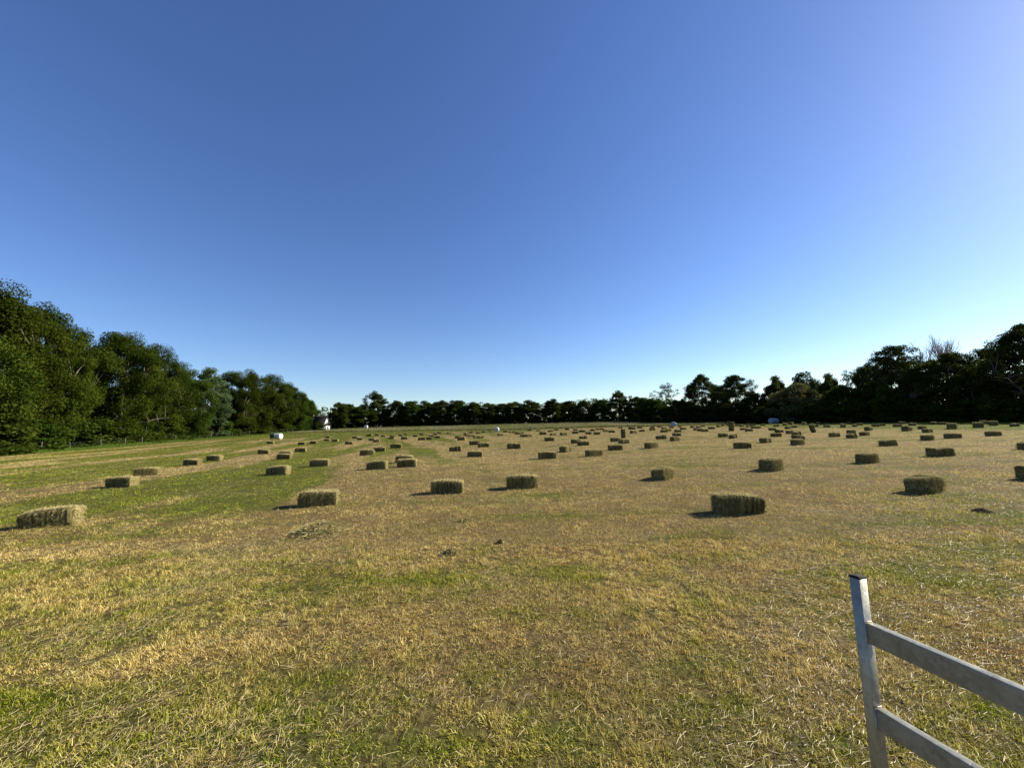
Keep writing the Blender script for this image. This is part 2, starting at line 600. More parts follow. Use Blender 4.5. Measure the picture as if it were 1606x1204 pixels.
# ------------------------------------------------------------------ stubble: uncountable, one object
def blade_mesh(mb, P, L_, W_, phi, lean, tone, curve=0.5, two=True, tip_tone=None):
    """thin leaning blades; two segments close by, one triangle far away"""
    n = len(P)
    dirx, diry = np.cos(phi), np.sin(phi)
    a = RNG.uniform(0, math.pi, n)
    wx, wy = np.cos(a) * W_ / 2, np.sin(a) * W_ / 2
    zero = np.zeros(n)
    Wv = np.stack([wx, wy, zero], -1)
    l1 = lean * (1 - curve)
    l2 = np.minimum(lean * (1 + curve), 1.75)
    mid = P + (L_ * 0.5)[:, None] * np.stack([np.sin(l1) * dirx, np.sin(l1) * diry, np.cos(l1)], -1)
    tip = mid + (L_ * 0.5)[:, None] * np.stack([np.sin(l2) * dirx, np.sin(l2) * diry, np.cos(l2)], -1)
    if two:
        V = np.stack([P - Wv, P + Wv, mid + Wv * 0.8, mid - Wv * 0.8, tip], 1).reshape(-1, 3)
        i = np.arange(n)[:, None] * 5
        mb.add(V, {4: i + np.array([[0, 1, 2, 3]]), 3: i + np.array([[3, 2, 4]])}, np.repeat(tone, 5))
    else:
        V = np.stack([P - Wv, P + Wv, tip], 1).reshape(-1, 3)
        i = np.arange(n)[:, None] * 3
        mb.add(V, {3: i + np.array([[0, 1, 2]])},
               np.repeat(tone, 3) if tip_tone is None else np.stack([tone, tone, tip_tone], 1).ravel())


DENS = 15500.0


def density(y):
    y = np.asarray(y, float)
    return np.where(y < 13, DENS * np.minimum(1.0, (4.0 / y) ** 2.33), DENS * (4.0 / 13) ** 2.33 * (13 / y) ** 1.75)


def field_points(y0, y1, per=1.0, margin=1.6, step=None):
    """points spread over the visible wedge of ground, thinning with distance"""
    ys = np.geomspace(y0, y1, 400)
    half = 1.36 * ys + margin
    cdf = np.concatenate([[0], np.cumsum(0.5 * (density(ys[1:]) * half[1:] + density(ys[:-1]) * half[:-1]) * 2 * np.diff(ys))])
    n = int(cdf[-1] * per)
    y = np.interp(RNG.uniform(0, cdf[-1], n), cdf, ys)
    x = RNG.uniform(-1, 1, n) * (1.36 * y + margin)
    return x, y


def in_field(x, y):
    far = np.interp(x, FAR[:, 0], FAR[:, 1], left=200, right=200)
    mole = ground_at(1551, 801)
    return (np.hypot(x - mole[0], (y - mole[1]) * 0.9) > 0.15) & (x > left_edge(y) + 0.3) & (x < 80 + 0 * y) & ((x > FAR[-1, 0]) | (y < far))


mb = MB()
for (y0, y1, two, tuft) in ((0.9, 5.5, True, 8), (5.5, 13.0, False, 6), (13.0, 120.0, False, 4)):
    cx_, cy_ = field_points(y0, y1, 1.0 / tuft)
    k = in_field(cx_, cy_)
    hole = vnoise(cx_, cy_, 81, 15.0) * 0.72 + vnoise(cx_, cy_, 82, 6.0) * 0.28
    k &= (hole > 0.28 + 0.12 * RNG.random(len(cx_))) | (cy_ > 16)
    cx_, cy_ = cx_[k], cy_[k]
    n0 = len(cx_)
    wmul = np.maximum(1.0, (cy_ / 4.0) ** 0.8)
    x = np.repeat(cx_, tuft); y = np.repeat(cy_, tuft); wm = np.repeat(wmul, tuft)
    n = len(x)
    th = RNG.uniform(0, 2 * math.pi, n)
    rr = np.abs(RNG.normal(0, 0.017, n)) * wm
    x = x + rr * np.cos(th); y = y + rr * np.sin(th)
    hn = vnoise(x, y, 11, 0.9) * 0.5 + vnoise(x, y, 12, 3.1) * 0.5
    hn2 = vnoise(x, y, 13, 9.0)
    Lb = RNG.gamma(6, 1 / 6.0, n) * (0.020 + 0.030 * hn) * (0.55 + 0.75 * hn2)
    Lb = np.clip(Lb, 0.012, 0.11) * np.where(y > 13, 1.15, 1.0)
    wind = vnoise(x, y, 21, 0.6) * 6.28 * 2
    phi = np.where(RNG.random(n) < 0.55, th, wind + RNG.normal(0, 0.7, n))
    lean = np.clip(np.abs(RNG.normal(0.85, 0.42, n)) + 0.4 * (vnoise(x, y, 31, 2.2) > 0.62), 0.02, 1.45)
    lean = np.minimum(lean + 0.12 * sstep(6, 14, y), 1.45)
    tone = np.clip(np.repeat(RNG.normal(0.5, 0.22, n0), tuft) + RNG.normal(0, 0.25, n), 0, 1)
    z = terrain(x, y) - 0.004 + 0.018 * (vnoise(x, y, 5, 1.4) - 0.5) * (1 - sstep(8, 30, np.hypot(x, y)))
    blade_mesh(mb, np.stack([x, y, z], -1), Lb, 0.0031 * (1 + 0.35 * sstep(4, 13, y)) * wm * RNG.uniform(0.6, 1.4, n), phi, lean, tone, 0.45, two)
o = link('stubble', mb.mesh('stubble', M_GRASS))
tag(o, 'short mown stubble, straw coloured with green patches, all over the field', 'stubble', kind='stuff')
print('stubble blades', mb.n)

# long unmown grass beyond the field
mb = MB()
n = 90000
px = RNG.uniform(440, 1140, n)
lo = np.interp(px, [p_[0] for p_ in FAR_PX], FAR[:, 1])
hi = np.array([tree_depth(q) for q in np.linspace(400, 1200, 200)])
hi = np.interp(px, np.linspace(400, 1200, 200), hi) + 6
y = lo + (hi - lo) * RNG.random(n) ** 1.4
x = (px - CX) / F_PX * y * 1.0
k = x > left_edge(y) + 1.0
x, y = x[k], y[k]
n = len(x)
hN = 0.35 + 0.45 * vnoise(x, y, 51, 0.08) + 0.15 * vnoise(x, y, 52, 0.5)
Lm = hN * RNG.uniform(0.6, 1.15, n)
tone = np.clip(RNG.normal(0.62, 0.2, n), 0, 1)
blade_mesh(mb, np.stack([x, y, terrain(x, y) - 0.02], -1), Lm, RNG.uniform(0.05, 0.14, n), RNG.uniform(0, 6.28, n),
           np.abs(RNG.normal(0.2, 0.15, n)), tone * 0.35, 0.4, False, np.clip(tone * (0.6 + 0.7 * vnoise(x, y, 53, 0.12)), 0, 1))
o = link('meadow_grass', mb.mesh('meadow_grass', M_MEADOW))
tag(o, 'band of long uncut grass with pale seed heads beyond the mown field', 'grass', kind='stuff')

# long grass at the foot of the left wood
mb = MB()
n = 60000
y = 24 + (150 - 24) * RNG.random(n) ** 1.7
x = left_edge(y) + 0.5 - RNG.random(n) ** 1.3 * 6.0
tone = np.clip(RNG.normal(0.5, 0.22, n), 0, 1)
Lv = RNG.uniform(0.25, 0.7, n) * (0.6 + 0.5 * vnoise(x, y, 61, 0.4)) * (0.55 + 0.45 * sstep(0, 2.0, left_edge(y) + 0.5 - x))
blade_mesh(mb, np.stack([x, y, terrain(x, y) - 0.02], -1), Lv, RNG.uniform(0.02, 0.06, n), RNG.uniform(0, 6.28, n),
           np.abs(RNG.normal(0.3, 0.2, n)), tone, 0.5, False)
o = link('verge_grass', mb.mesh('verge_grass', M_VERGE))
tag(o, 'strip of lush green grass along the foot of the left wood', 'grass', kind='stuff')


# ------------------------------------------------------------------ hay bales
BL, BW, BH = 0.95, 0.46, 0.38


def bale_body(seed, flakes=9, rough=1.0):
    """pressed flakes of hay one behind the other; lumpy, bowed and slumped, never a clean box"""
    r = np.random.default_rng(seed)
    mb = MB()
    m_ = 56
    th = np.arange(m_) / m_ * 2 * math.pi
    e = r.uniform(0.30, 0.42)
    cx_ = np.sign(np.cos(th)) * np.abs(np.cos(th)) ** e
    cz_ = np.sign(np.sin(th)) * np.abs(np.sin(th)) ** e
    per = cx_ * BW / 2 + 3.0, cz_ * BH / 2 + 3.0
    cuts = np.cumsum(r.uniform(0.55, 1.5, flakes)); cuts = np.concatenate([[0], cuts / cuts[-1]]) * BL - BL / 2
    bow, hump, twist, slump = r.normal(0, 0.05), abs(r.normal(0, 0.05)), r.normal(0, 0.10), r.normal(0, 0.06)
    rings, tones = [], []

    def ring(x, s, dy, dz, tone):
        q = x / BL * 2
        lump = (vnoise(per[0] * 14 + x * 9 + seed, per[1] * 14 - x * 9, seed) - 0.5) * 0.09 + (vnoise(per[0] * 40 + x * 35, per[1] * 40 + x * 31 + seed, seed + 1) - 0.5) * 0.075
        sc = s * (1 + rough * lump) * (1 - 0.05 * abs(q) ** 3)
        yy = cx_ * BW / 2 * sc + dy + bow * q * q * 0.5
        zz = BH / 2 + cz_ * BH / 2 * sc + dz + hump * (1 - q * q) * 0.5 * (cz_ > 0) + slump * q * 0.35 * (cz_ > 0)
        a = twist * q * 0.5
        yy, zc = yy * math.cos(a) - (zz - BH / 2) * math.sin(a), (zz - BH / 2) * math.cos(a) + yy * math.sin(a)
        zz = zc + BH / 2
        xx = x + (cz_ * 0.02 * twist * 4) + r.normal(0, 0.004, m_)
        rings.append(np.stack([xx, yy, np.maximum(zz, -0.01)], -1)); tones.append(np.full(m_, tone))
    for i in range(flakes):
        a, b = cuts[i], cuts[i + 1]
        s = 1 + r.normal(0, 0.035); dy = r.normal(0, 0.016); dz = r.normal(0, 0.010)
        t = r.uniform(0.1, 0.9)
        end0, end1 = i == 0, i == flakes - 1
        g0, g1 = r.uniform(0.84, 0.95, 2)
        if end0:
            ring(a + 0.012, 0.45, dy, dz, t); ring(a, 0.80, dy, dz, t)
        ring(a + 0.005, s * (g0 if not end0 else 0.92), dy, dz, t * 0.5)
        for k in (0.2, 0.4, 0.6, 0.8):
            ring(a + (b - a) * k, s * (0.985 + 0.03 * math.sin(math.pi * k)), dy, dz, t)
        ring(b - 0.005, s * (g1 if not end1 else 0.92), dy, dz, t * 0.5)
        if end1:
            ring(b, 0.80, dy, dz, t); ring(b - 0.012, 0.45, dy, dz, t)
    V = np.concatenate(rings); T = np.concatenate(tones)
    K = len(rings)
    ii_ = np.arange(K - 1)[:, None] * m_; kk = np.arange(m_)[None]; k2 = (kk + 1) % m_
    Fq = np.stack([ii_ + kk, ii_ + k2, ii_ + m_ + k2, ii_ + m_ + kk], -1).reshape(-1, 4)
    c0, c1 = len(V), len(V) + 1
    V = np.concatenate([V, [rings[0].mean(0) + (0.006, 0, 0), rings[-1].mean(0) - (0.006, 0, 0)]]); T = np.concatenate([T, [0.5, 0.5]])
    F3 = [(c0, (k + 1) % m_, k) for k in range(m_)] + [(c1, (K - 1) * m_ + k, (K - 1) * m_ + (k + 1) % m_) for k in range(m_)]
    mb.add(V, {4: Fq, 3: F3}, T)

    def deform(V):
        q = V[:, 0] / BL * 2
        sc = (1 - 0.05 * np.abs(q) ** 3)
        t_ = V[:, 2] > BH * 0.5
        y = V[:, 1] * sc + bow * q * q * 0.5
        z = (V[:, 2] - BH / 2) * sc + (hump * (1 - q * q) * 0.5 + slump * q * 0.35) * t_
        a = twist * q * 0.5
        y, z = y * np.cos(a) - z * np.sin(a), z * np.cos(a) + y * np.sin(a)
        return np.stack([V[:, 0], y, np.maximum(z + BH / 2, 0.002)], -1)
    return mb, cuts, deform


def bale_stalks(seed, cuts, deform, n, lng, wid, matted=0.3):
    """stalk ends that stand proud of the flakes, mostly across the bale"""
    r = np.random.default_rng(seed + 500)
    mb = MB()
    face = r.choice(4, n, p=[0.26, 0.26, 0.34, 0.14])     # -y, +y, top, ends
    fl = r.integers(0, len(cuts) - 1, n)
    inn = r.random(n)
    edge = r.random(n) < 0.6 * (1 - matted)
    pos = np.where(edge, np.where(r.random(n) < 0.5, 0.03, 0.97) + r.normal(0, 0.05, n), inn)
    xs = cuts[fl] + (cuts[fl + 1] - cuts[fl]) * np.clip(pos, 0, 1)
    P = np.zeros((n, 3)); D = np.zeros((n, 3)); Nn = np.zeros((n, 3))
    u = r.uniform(-1, 1, n); v = r.uniform(0.02, 0.99, n)
    sy = np.where(face == 0, -1.0, 1.0)
    side = face <= 1
    P[side] = np.stack([xs, sy * BW / 2, v * BH], -1)[side]
    D[side] = np.stack([r.normal(0, 0.35 + 1.2 * matted, n), r.normal(0, 0.25, n), np.where(r.random(n) < 0.5, 1.0, -1.0) * (1 - 0.5 * matted)], -1)[side]
    Nn[side] = np.stack([0 * xs, sy, 0 * xs], -1)[side]
    top = face == 2
    P[top] = np.stack([xs, u * BW / 2, 0 * xs + BH], -1)[top]
    D[top] = np.stack([r.normal(0, 0.6, n), r.normal(0, 1, n), r.normal(0, 0.2, n)], -1)[top]
    Nn[top] = (0, 0, 1)
    en = face == 3
    se = np.where(r.random(n) < 0.5, -1.0, 1.0)
    P[en] = np.stack([se * BL / 2, u * BW / 2, v * BH], -1)[en]
    D[en] = np.stack([r.normal(0, 0.3, n), r.normal(0, 1, n), r.normal(0, 1, n)], -1)[en]
    Nn[en] = np.stack([se, 0 * se, 0 * se], -1)[en]
    D /= np.linalg.norm(D, axis=1)[:, None]
    out = np.abs(r.normal(0.0, 0.30, n))
    out = np.where(r.random(n) < 0.2, out + r.uniform(0.2, 1.0, n), out)
    Ls = r.uniform(0.35, 1.2, n) * lng
    a = P + Nn * r.uniform(-0.004, 0.010, n)[:, None] - D * (Ls / 2)[:, None] * 0.8
    a[:, 2] = np.clip(a[:, 2], 0.003, None)
    mid = a + D * (Ls / 2)[:, None] + Nn * (out * Ls * 0.25)[:, None]
    tip = mid + D * (Ls / 2)[:, None] + Nn * (out * Ls * 0.6)[:, None]
    tip[:, 2] = np.clip(tip[:, 2], 0.002, None); mid[:, 2] = np.clip(mid[:, 2], 0.003, None)
    W = np.cross(D, Nn); W /= (np.linalg.norm(W, axis=1)[:, None] + 1e-9)
    W = W * (r.uniform(0.6, 1.4, n) * wid / 2)[:, None]
    V = deform(np.stack([a - W, a + W, mid + W, mid - W, tip], 1).reshape(-1, 3))
    i = np.arange(n)[:, None] * 5
    tone = np.clip(r.normal(0.42, 0.27, n) + 0.40 * (face == 2) + 0.15 * (face == 3) + 0.25 * (v > 0.85), 0, 1)  # top, upper-edge and end stalks paler: sunlight painted into their tone
    mb.add(V, {4: i + np.array([[0, 1, 2, 3]]), 3: i + np.array([[3, 2, 4]])}, np.repeat(tone, 5))
    return mb


BALE_NEAR, BALE_FAR = [], []
for s in range(7):
    mat_ = (0.9, 0.25, 0.5, 0.1, 0.7, 0.3, 0.8)[s]
    b, cuts, df_ = bale_body(100 + s, 7 + s % 4, 0.7 + 0.6 * mat_)
    body = b.mesh('hay_bale', M_HAY)
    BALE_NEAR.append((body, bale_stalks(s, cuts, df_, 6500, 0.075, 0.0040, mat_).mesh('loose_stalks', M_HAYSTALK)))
for s in range(6):
    b, cuts, df_ = bale_body(200 + s, 7 + s % 3)
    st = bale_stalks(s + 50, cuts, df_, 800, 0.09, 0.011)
    me = b.mesh('hay_bale', M_HAY)
    # stalks joined into the same mesh, with their own material slot
    nb_poly = len(me.polygons)
    for k in (3, 4):
        b.F[k] += [f + b.n for f in st.F[k]]
    b.V += st.V; b.T += st.T; b.n += st.n
    bpy.data.meshes.remove(me)
    me = b.mesh('hay_bale', M_HAY)
    me.materials.append(M_HAYSTALK)
    nt3 = sum(len(f) for f in b.F[3]); n_s3 = sum(len(f) for f in st.F[3]); n_s4 = sum(len(f) for f in st.F[4])
    idx = np.zeros(len(me.polygons), np.int32)
    idx[nt3 - n_s3:nt3] = 1
    idx[len(idx) - n_s4:] = 1
    me.polygons.foreach_set('material_index', idx)
    BALE_FAR.append(me)

# px x0, x1, front-face top, foot; optional yaw in degrees; label
BALES = """
405 425 705.5 712 0||dark hay bale with a sunlit right end, left of the stacked looking pair
434 459 713.5 720.5 0||dark hay bale with a bright right end, front one of a pair at left
437 459 710 716 0||hay bale peeping out behind the dark one with a bright right end at left
462 482 703 709 8||striped hay bale up and right of the stacked looking pair
486 517 721 732 10||pale fringed hay bale up and right of the dark blocky one at left
421 452 733 745.5 0||dark blocky hay bale with lit top, a small clump beside its right end
418 431 692 696 4||small dark hay bale directly below the white wrapped bale
467 480 693.5 697.5||
486 499 691.5 696||
508 518 688 691.5||
510 519 684.5 687||
521.5 531 689 692.5||
541 555 691 697 0||dark hay bale with a thin lit line on top, below the white tank
552 562 684.5 687.5||
560 569.5 686.5 690||
574 584 681.5 684||
577.5 588 687 691||
584.5 596 689.5 693.5||
589 595 680.5 683||
597 605 682 685||
611 620 683 685.5||
609 618.5 684.5 688.5||
625.5 632 681 684||
633 639 679.5 682.5||
629 640.5 685.5 689||
647 656 681.5 685||
658 665 679 682||
655.5 668 686.5 690.5||
669 676 685 689.5||
673 680 682 685.5||
564 587 707 714.5 14||left one of three hay bales stepping up to the right, left of centre
586 605 701 708.5 8||middle one of three hay bales stepping up to the right, left of centre
612 631 697 703 3||right one of three hay bales stepping up to the right, left of centre
576 607 724 736.5 3||rounded dark hay bale with a pointed shadow, left of the overlapping two
625 652 721 733 4||front one of two overlapping hay bales left of centre
620 648 715 726 8||back one of two overlapping hay bales left of centre
679.5 687 680 682.3||
681.5 691 684 687||
686 692 678 680||
701 708.5 678 680.5||
713 723.5 684 687.5||
717 730 686.5 690.5||
727 735 679 682||
730 737 680 684||
734.5 743 681.5 685||
735 742.5 677 679.5||
743 751 683.5 687||
750 758.5 683.5 687.5||
747 753 678 680||
755 761.5 676.5 678.5||
767 774 675.5 677.5||
779.5 789.5 680 683.5||
789 796 675.5 678||
798 806 676 679||
805 812 675.8 679||
809 814 678 681||
815 819 678 680.5||
815 825 680.5 685||
825 834 681 685||
704.5 724 701 708 3||upright striped hay bale up and left of the dark smooth one
734 756 709 717 0||dark smooth hay bale with a bright top right corner, left of centre
736 753 691.5 698 8||hay bale with bold vertical stripes, back one of an overlapping pair
749 767 696 701.5 15||pale hay bale, front one of an overlapping pair
795 816.5 697 704 4||fringed hay bale near the centre, right one of front pair
827 833.5 673.5 675.5||
841 848 674 676.3||
846 857 678 681.5||
859 868 675 677.5||
862 872 679 682.8||
870 875 673 675||
878 890 679 683||
886 893 672.5 674||
899 906 672.5 675||
897 907.5 676 680||
908 918 675 678||
918 928 677 681||
925 933 673 675.8||
934 941 671.5 674||
941 948 671.5 674||
930.5 942 677.5 681.5||
946 953 674 677||
954 964.5 674.5 678.5 4||hay bale split by one pale line in the middle, left of the zebra striped one
853.5 869.5 686 692 5||lone bread shaped hay bale up and left of the group of three
908.5 921 684 688.5 25||pale hay bale at the back of the group of three, centre
895 912 689.5 695.5 10||hay bale at the left of the group of three, centre
905.5 924.5 692 699 12||pale fringed hay bale at the front of a group of three, centre
876.5 896 700 709.5 60||stumpy dark hay bale seen end on near the centre
843.5 872.5 709 720 8||striped hay bale just left of and nearer than the stumpy end-on one
917 945 705.5 716 25||hay bale with strong vertical stripes, in front of the split one
970 977 670 671.8||
985 997 671 673.5||
999 1008 669.5 671.8||
1019 1027 669 671.5||
1018 1028 671 675||
987.5 999.5 676 680||
1002 1012 673.5 677||
1031 1038 669 670.3||
1037 1046 670 673||
1035 1047 674 678||
1045 1051 672.5 676||
1049 1057 668.8 671||
1063 1070 667.5 670||
1057 1069 674 678||
1066 1077 670.5 674||
1082 1090 668.8 671||
1087 1096 671.5 675||
1093 1105 672 676.2||
1100 1111.5 673.5 676.8||
1091 1099 668.5 671||
1099 1106 667.5 669.5||
1110 1121.5 669.5 673||
1054 1068 679.5 684 10||upper of two hay bales one behind the other at centre right
1050 1067 685.5 692 35||lower of two hay bales one behind the other at centre right
1028 1046 683 689 3||long plain dark hay bale left of the two stacked looking ones, centre right
1011 1034 694.5 703.5 40||hay bale with a round dark end and zebra striped side, centre right
973 982 676.5 687 8|up|hay bale standing upright on its end at centre right
957 973 686 692.5 10||hay bale left of the front of the group around the upright one
969 987 689 696 25||hay bale directly below the upright one
954 976 699 706.5||
1022 1060 736 754 48||cube like hay bale showing a dark end and a pale striped side, right of centre
1123 1131 667.5 670||
1131 1138 666 668||
1139 1147 665.5 667.5||
1152 1160 665.5 668||
1159 1168 666.5 669.5||
1169 1177 664.5 667||
1176 1185 665 668||
1170 1177 668.5 670.5||
1177 1185 668.5 672||
1185 1191 669 672||
1193 1200 665 667.5||
1213 1222 666 669||
1141 1152.5 670 676 10|up|squat hay bale turned on its end below the twin oaks
1162 1170 671 674.5||
1168 1181 672 676.5||
1205 1217 671 675||
1126 1142 680 685.5||
1142.5 1157 682 687.5||
1218 1225 676.5 678.5||
1209 1226 679 685||
1190 1210 687.5 695 35||hay bale with a dark left end and ribbed side, right behind the wide flat one
1150 1179 695 703.5 0||wide flat dark hay bale standing alone in front of the twin oaks
1191 1232 723 740 40||hay bale with a wavy pale striped right side, behind the largest bale
1227 1236 664.5 667.5||
1236 1245 663.5 666||
1230 1242 668.5 673||
1242 1248 668 671||
1256 1265 663 665.5||
1270 1278 664 667.5||
1273 1284.5 666 669.5||
1291 1299 663.5 666||
1292 1302 666 670||
1280 1288 663 665||
1317 1327 667 670.5||
1318 1326 665 667||
1337 1344 665 669||
1345 1351 664 667||
1328 1336 663 665 30||lower of two hay bales one behind the other, right of the ribbed one
1367 1379 665.5 669||
1378 1387 664.5 668||
1232 1246 676 680.5||
1241 1258 677.5 683.5||
1244 1259 684.5 690 10||hay bale mostly hidden behind the ribbed one right of centre
1240 1264 688.5 698.5 30||ribbed hay bale with another tucked behind it, right of centre
1269 1279 669.5 678.5 8|tilt|hay bale tipped up on its end and leaning, below the pale willow like tree
1298 1318 679.5 685.5 20||flat hay bale left of the two one behind the other at right
1327.5 1343 675 680 20||upper of two hay bales one behind the other, right of the ribbed one
1328 1344 680.5 687.5||
1354 1369 671.5 675.5||
1347 1365 676 683.5 25||ribbed hay bale just right of the two one behind the other
1343 1381 714 727.5 27||hay bale with two pale bands on its right end, right of the wavy striped one
1399 1415 665.5 669.5||
1408 1421 663 665||
1424 1438 663.5 667.5||
1412 1431.5 671.5 676||
1438.5 1454 668.5 673||
1445 1463 673.5 678.5||
1444 1467 683 691 25||hay bale with one pale band near its right end, behind the long dark one
1484 1502 669 673||
1479 1509 680 687.5 2||low long dark hay bale at the lower edge of the right green strip
1379 1406 691 700 12||dark block of a hay bale up and left of the long one with slanted bands
1451 1498 704 716.5 6||long dark hay bale with two slanted pale bands, above the end-on bale
1524 1543 666 671||
1536 1550 663 665.5||
1550 1566 664 667.5||
1583 1600 664 669||
1545 1570 677 684 8||dark hay bale slumped to the left, far right at the edge of the green strip
1600 1626 695 706 15||dark hay bale cut by the right edge, the farther of two there
1599 1652 733 754 15||dark hay bale cut by the right edge, the nearer of two there
1419 1487 752 775.5 25||dark hay bale turned end towards the viewer, up and left of the molehill
1115 1202 778.5 808 3||largest dark hay bale, lying lengthwise in the right foreground, nearest the gate
795 843 749 767.5||
677.5 726 756 775 3||fringed hay bale near the centre, left one of the front pair
468 530 771 796 14||shaggy hay bale just behind the low loose hay heap
27 131 800 831 22||longest sunlit shaggy hay bale, closest one at the far left
165 219 752 765 2||dark sided hay bale with a bright right end, second nearest at far left
208 252 735 747.5 26||sunlit straw coloured hay bale just behind the dark sided one at far left
287 317 721 730 0||left one of two end to end hay bales out on the left green stubble
322 350 714 723 3||right one of two end to end hay bales out on the left green stubble
1459 1472 662.5 666||
1472.5 1485 662.5 666||
"""
ZONES = [(535, 'below the dark roofed farmhouse'), (625, 'below the far gate and tank'),
         (700, 'between white tank and white rimmed bale'),
         (765, 'left of the white rimmed round bale'), (838, 'right of the white rimmed round bale'),
         (935, 'below the level far tree row'), (1012, 'left of the half hidden grey round bale'),
         (1085, 'around the half hidden grey round bale'), (1122, 'below the left one of the twin oaks'),
         (1165, 'below the right one of the twin oaks'), (1206, 'left of the pale wrapped bale in shade'),
         (1262, 'right of the pale wrapped bale in shade'), (1310, 'below the dark dome beside the willow'),
         (1392, 'below the tall open tree'), (1700, 'on the right green strip')]
ORD = ['first', 'second', 'third', 'fourth', 'fifth', 'sixth', 'seventh', 'eighth', 'ninth', 'tenth', 'eleventh', 'twelfth',
       'thirteenth', 'fourteenth', 'fifteenth', 'sixteenth', 'seventeenth', 'eighteenth', 'nineteenth', 'twentieth',
       'twenty first', 'twenty second', 'twenty third', 'twenty fourth', 'twenty fifth']
CORN = np.array([(x, y, z) for x in (-.5, .5) for y in (-.5, .5) for z in (0, 1)]) * (BL, BW, BH)


def bale_matrix(yaw, pose):
    Rz = np.array([[math.cos(yaw), -math.sin(yaw), 0], [math.sin(yaw), math.cos(yaw), 0], [0, 0, 1.0]])
    if pose == 'up':        # standing on its end
        Ry = np.array([[0, 0, 1.0], [0, 1, 0], [-1, 0, 0]])
        return Rz @ Ry, BL / 2
    if pose == 'tilt':
        a = R(72); Ry = np.array([[math.cos(a), 0, math.sin(a)], [0, 1, 0], [-math.sin(a), 0, math.cos(a)]])
        return Rz @ Ry, BL / 2 * math.sin(a)
    return Rz, 0.0


rows = []
for ln in BALES.strip().split('\n'):
    a = ln.split('|')
    q = [float(t) for t in a[0].split()]
    rows.append(dict(x0=q[0], x1=q[1], y0=q[2], y1=q[3], yaw=q[4] if len(q) > 4 else None,
                     pose=a[1].strip() if len(a) > 1 else '', label=a[2].strip() if len(a) > 2 else ''))
zone_n = {}
for r_ in sorted((r_ for r_ in rows if not r_['label']), key=lambda r_: r_['x0'] + r_['x1']):
    xc = (r_['x0'] + r_['x1']) / 2
    zn = next(t for lim, t in ZONES if xc < lim)
    k = zone_n[zn] = zone_n.get(zn, 0) + 1
    r_['label'] = f'tiny hay bale {zn}, {ORD[k - 1]} from the left'
BALE_POS = []
for j, r_ in enumerate(rows):
    px = (r_['x0'] + r_['x1']) / 2; wpx = r_['x1'] - r_['x0']
    rr = random.Random(j * 17 + 3)
    if r_['yaw'] is not None:
        yaw = R(r_['yaw'])
    else:
        yaw = R(rr.uniform(-6, 12) if px < 700 else rr.choice([rr.uniform(-6, 14), rr.uniform(20, 45)]))
    Rm, up = bale_matrix(yaw, r_['pose'])
    s = 1.0
    ax, ay = px, r_['y1']
    for it in range(5):
        g = ground_at(ax, ay)
        W = g + (CORN @ Rm.T + (0, 0, up)) * s
        q = project(W)
        ax += px - (q[:, 0].min() + q[:, 0].max()) / 2
        ay = min(max(ay + (r_['y1'] - q[:, 1].max()) * 0.9, 663.0 - 0.0292 * (px - 803) + 4), 1100)
        s = float(np.clip(s * wpx / (q[:, 0].max() - q[:, 0].min()), 0.80, 1.28))
    g = ground_at(ax, ay)
    near_ = wpx > 21.5 and not r_['pose']
    if near_:
        body, stalks = BALE_NEAR[j % len(BALE_NEAR)]
        o = link('hay_bale', body)
        st = link('loose_stalks', stalks, o)
    else:
        o = link('hay_bale', BALE_FAR[j % len(BALE_FAR)])
    o.matrix_world = Matrix.Translation(Vector(g) + Vector((0, 0, up * s - 0.012))) @ Matrix(Rm.tolist()).to_4x4() @ Matrix.Scale(s, 4)
    tag(o, r_['label'], 'hay bale', 'small rectangular hay bales scattered over the field')
    BALE_POS.append((g, s, yaw, wpx))


# loose cut stalks lying on the stubble
mb = MB()
x, y = field_points(1.0, 30.0, 0.20)
k = in_field(x, y) & (RNG.random(len(x)) < 0.15 + 0.85 * sstep(0.45, 0.72, vnoise(x, y, 41, 0.55) * 0.6 + vnoise(x, y * 2.2, 42, 1.6) * 0.4))
x, y = x[k], y[k]
# more of them shed around the feet of the nearer bales
for g_, s_, yaw_, w_ in BALE_POS:
    if w_ > 20:
        m_n = int(60 + 2.6 * min(w_, 90))
        a_ = RNG.uniform(0, 6.28, m_n); q_ = 0.85 + np.abs(RNG.normal(0, 0.28, m_n))
        lx, ly = 0.52 * s_ * q_ * np.cos(a_), 0.30 * s_ * q_ * np.sin(a_)
        x = np.concatenate([x, g_[0] + lx * math.cos(yaw_) - ly * math.sin(yaw_)])
        y = np.concatenate([y, g_[1] + lx * math.sin(yaw_) + ly * math.cos(yaw_)])
n = len(x)
Ls = RNG.gamma(1.5, 0.017, n) + 0.015
ph = RNG.uniform(0, 2 * math.pi, n)
bend = RNG.normal(0, 0.32, n)
zb = terrain(x, y) + RNG.uniform(0.004, 0.03, n)
ws = RNG.uniform(0.0010, 0.0020, n) * np.maximum(1.0, (y / 5.0) ** 0.8)
til = RNG.normal(0, 0.14, n)
pts = []
p = np.stack([x, y, zb], -1)
ang = ph.copy()
for j in range(4):
    pts.append(p.copy())
    p = p + (Ls / 3)[:, None] * np.stack([np.cos(ang), np.sin(ang), np.sin(til)], -1)
    ang = ang + bend * 0.5
off = np.stack([-np.sin(ph), np.cos(ph), 0.5 + 0 * ph], -1) * (ws / 2)[:, None]
V = np.stack([q for pp in pts for q in (pp - off, pp + off)], 1).reshape(-1, 3)
i = np.arange(n)[:, None] * 8
tone = np.clip(RNG.normal(0.36, 0.26, n), 0, 1)
for j in range(3):
    f = i + np.array([[2 * j, 2 * j + 1, 2 * j + 3, 2 * j + 2]])
    if j == 0:
        Fq = f
    else:
        Fq = np.concatenate([Fq, f])
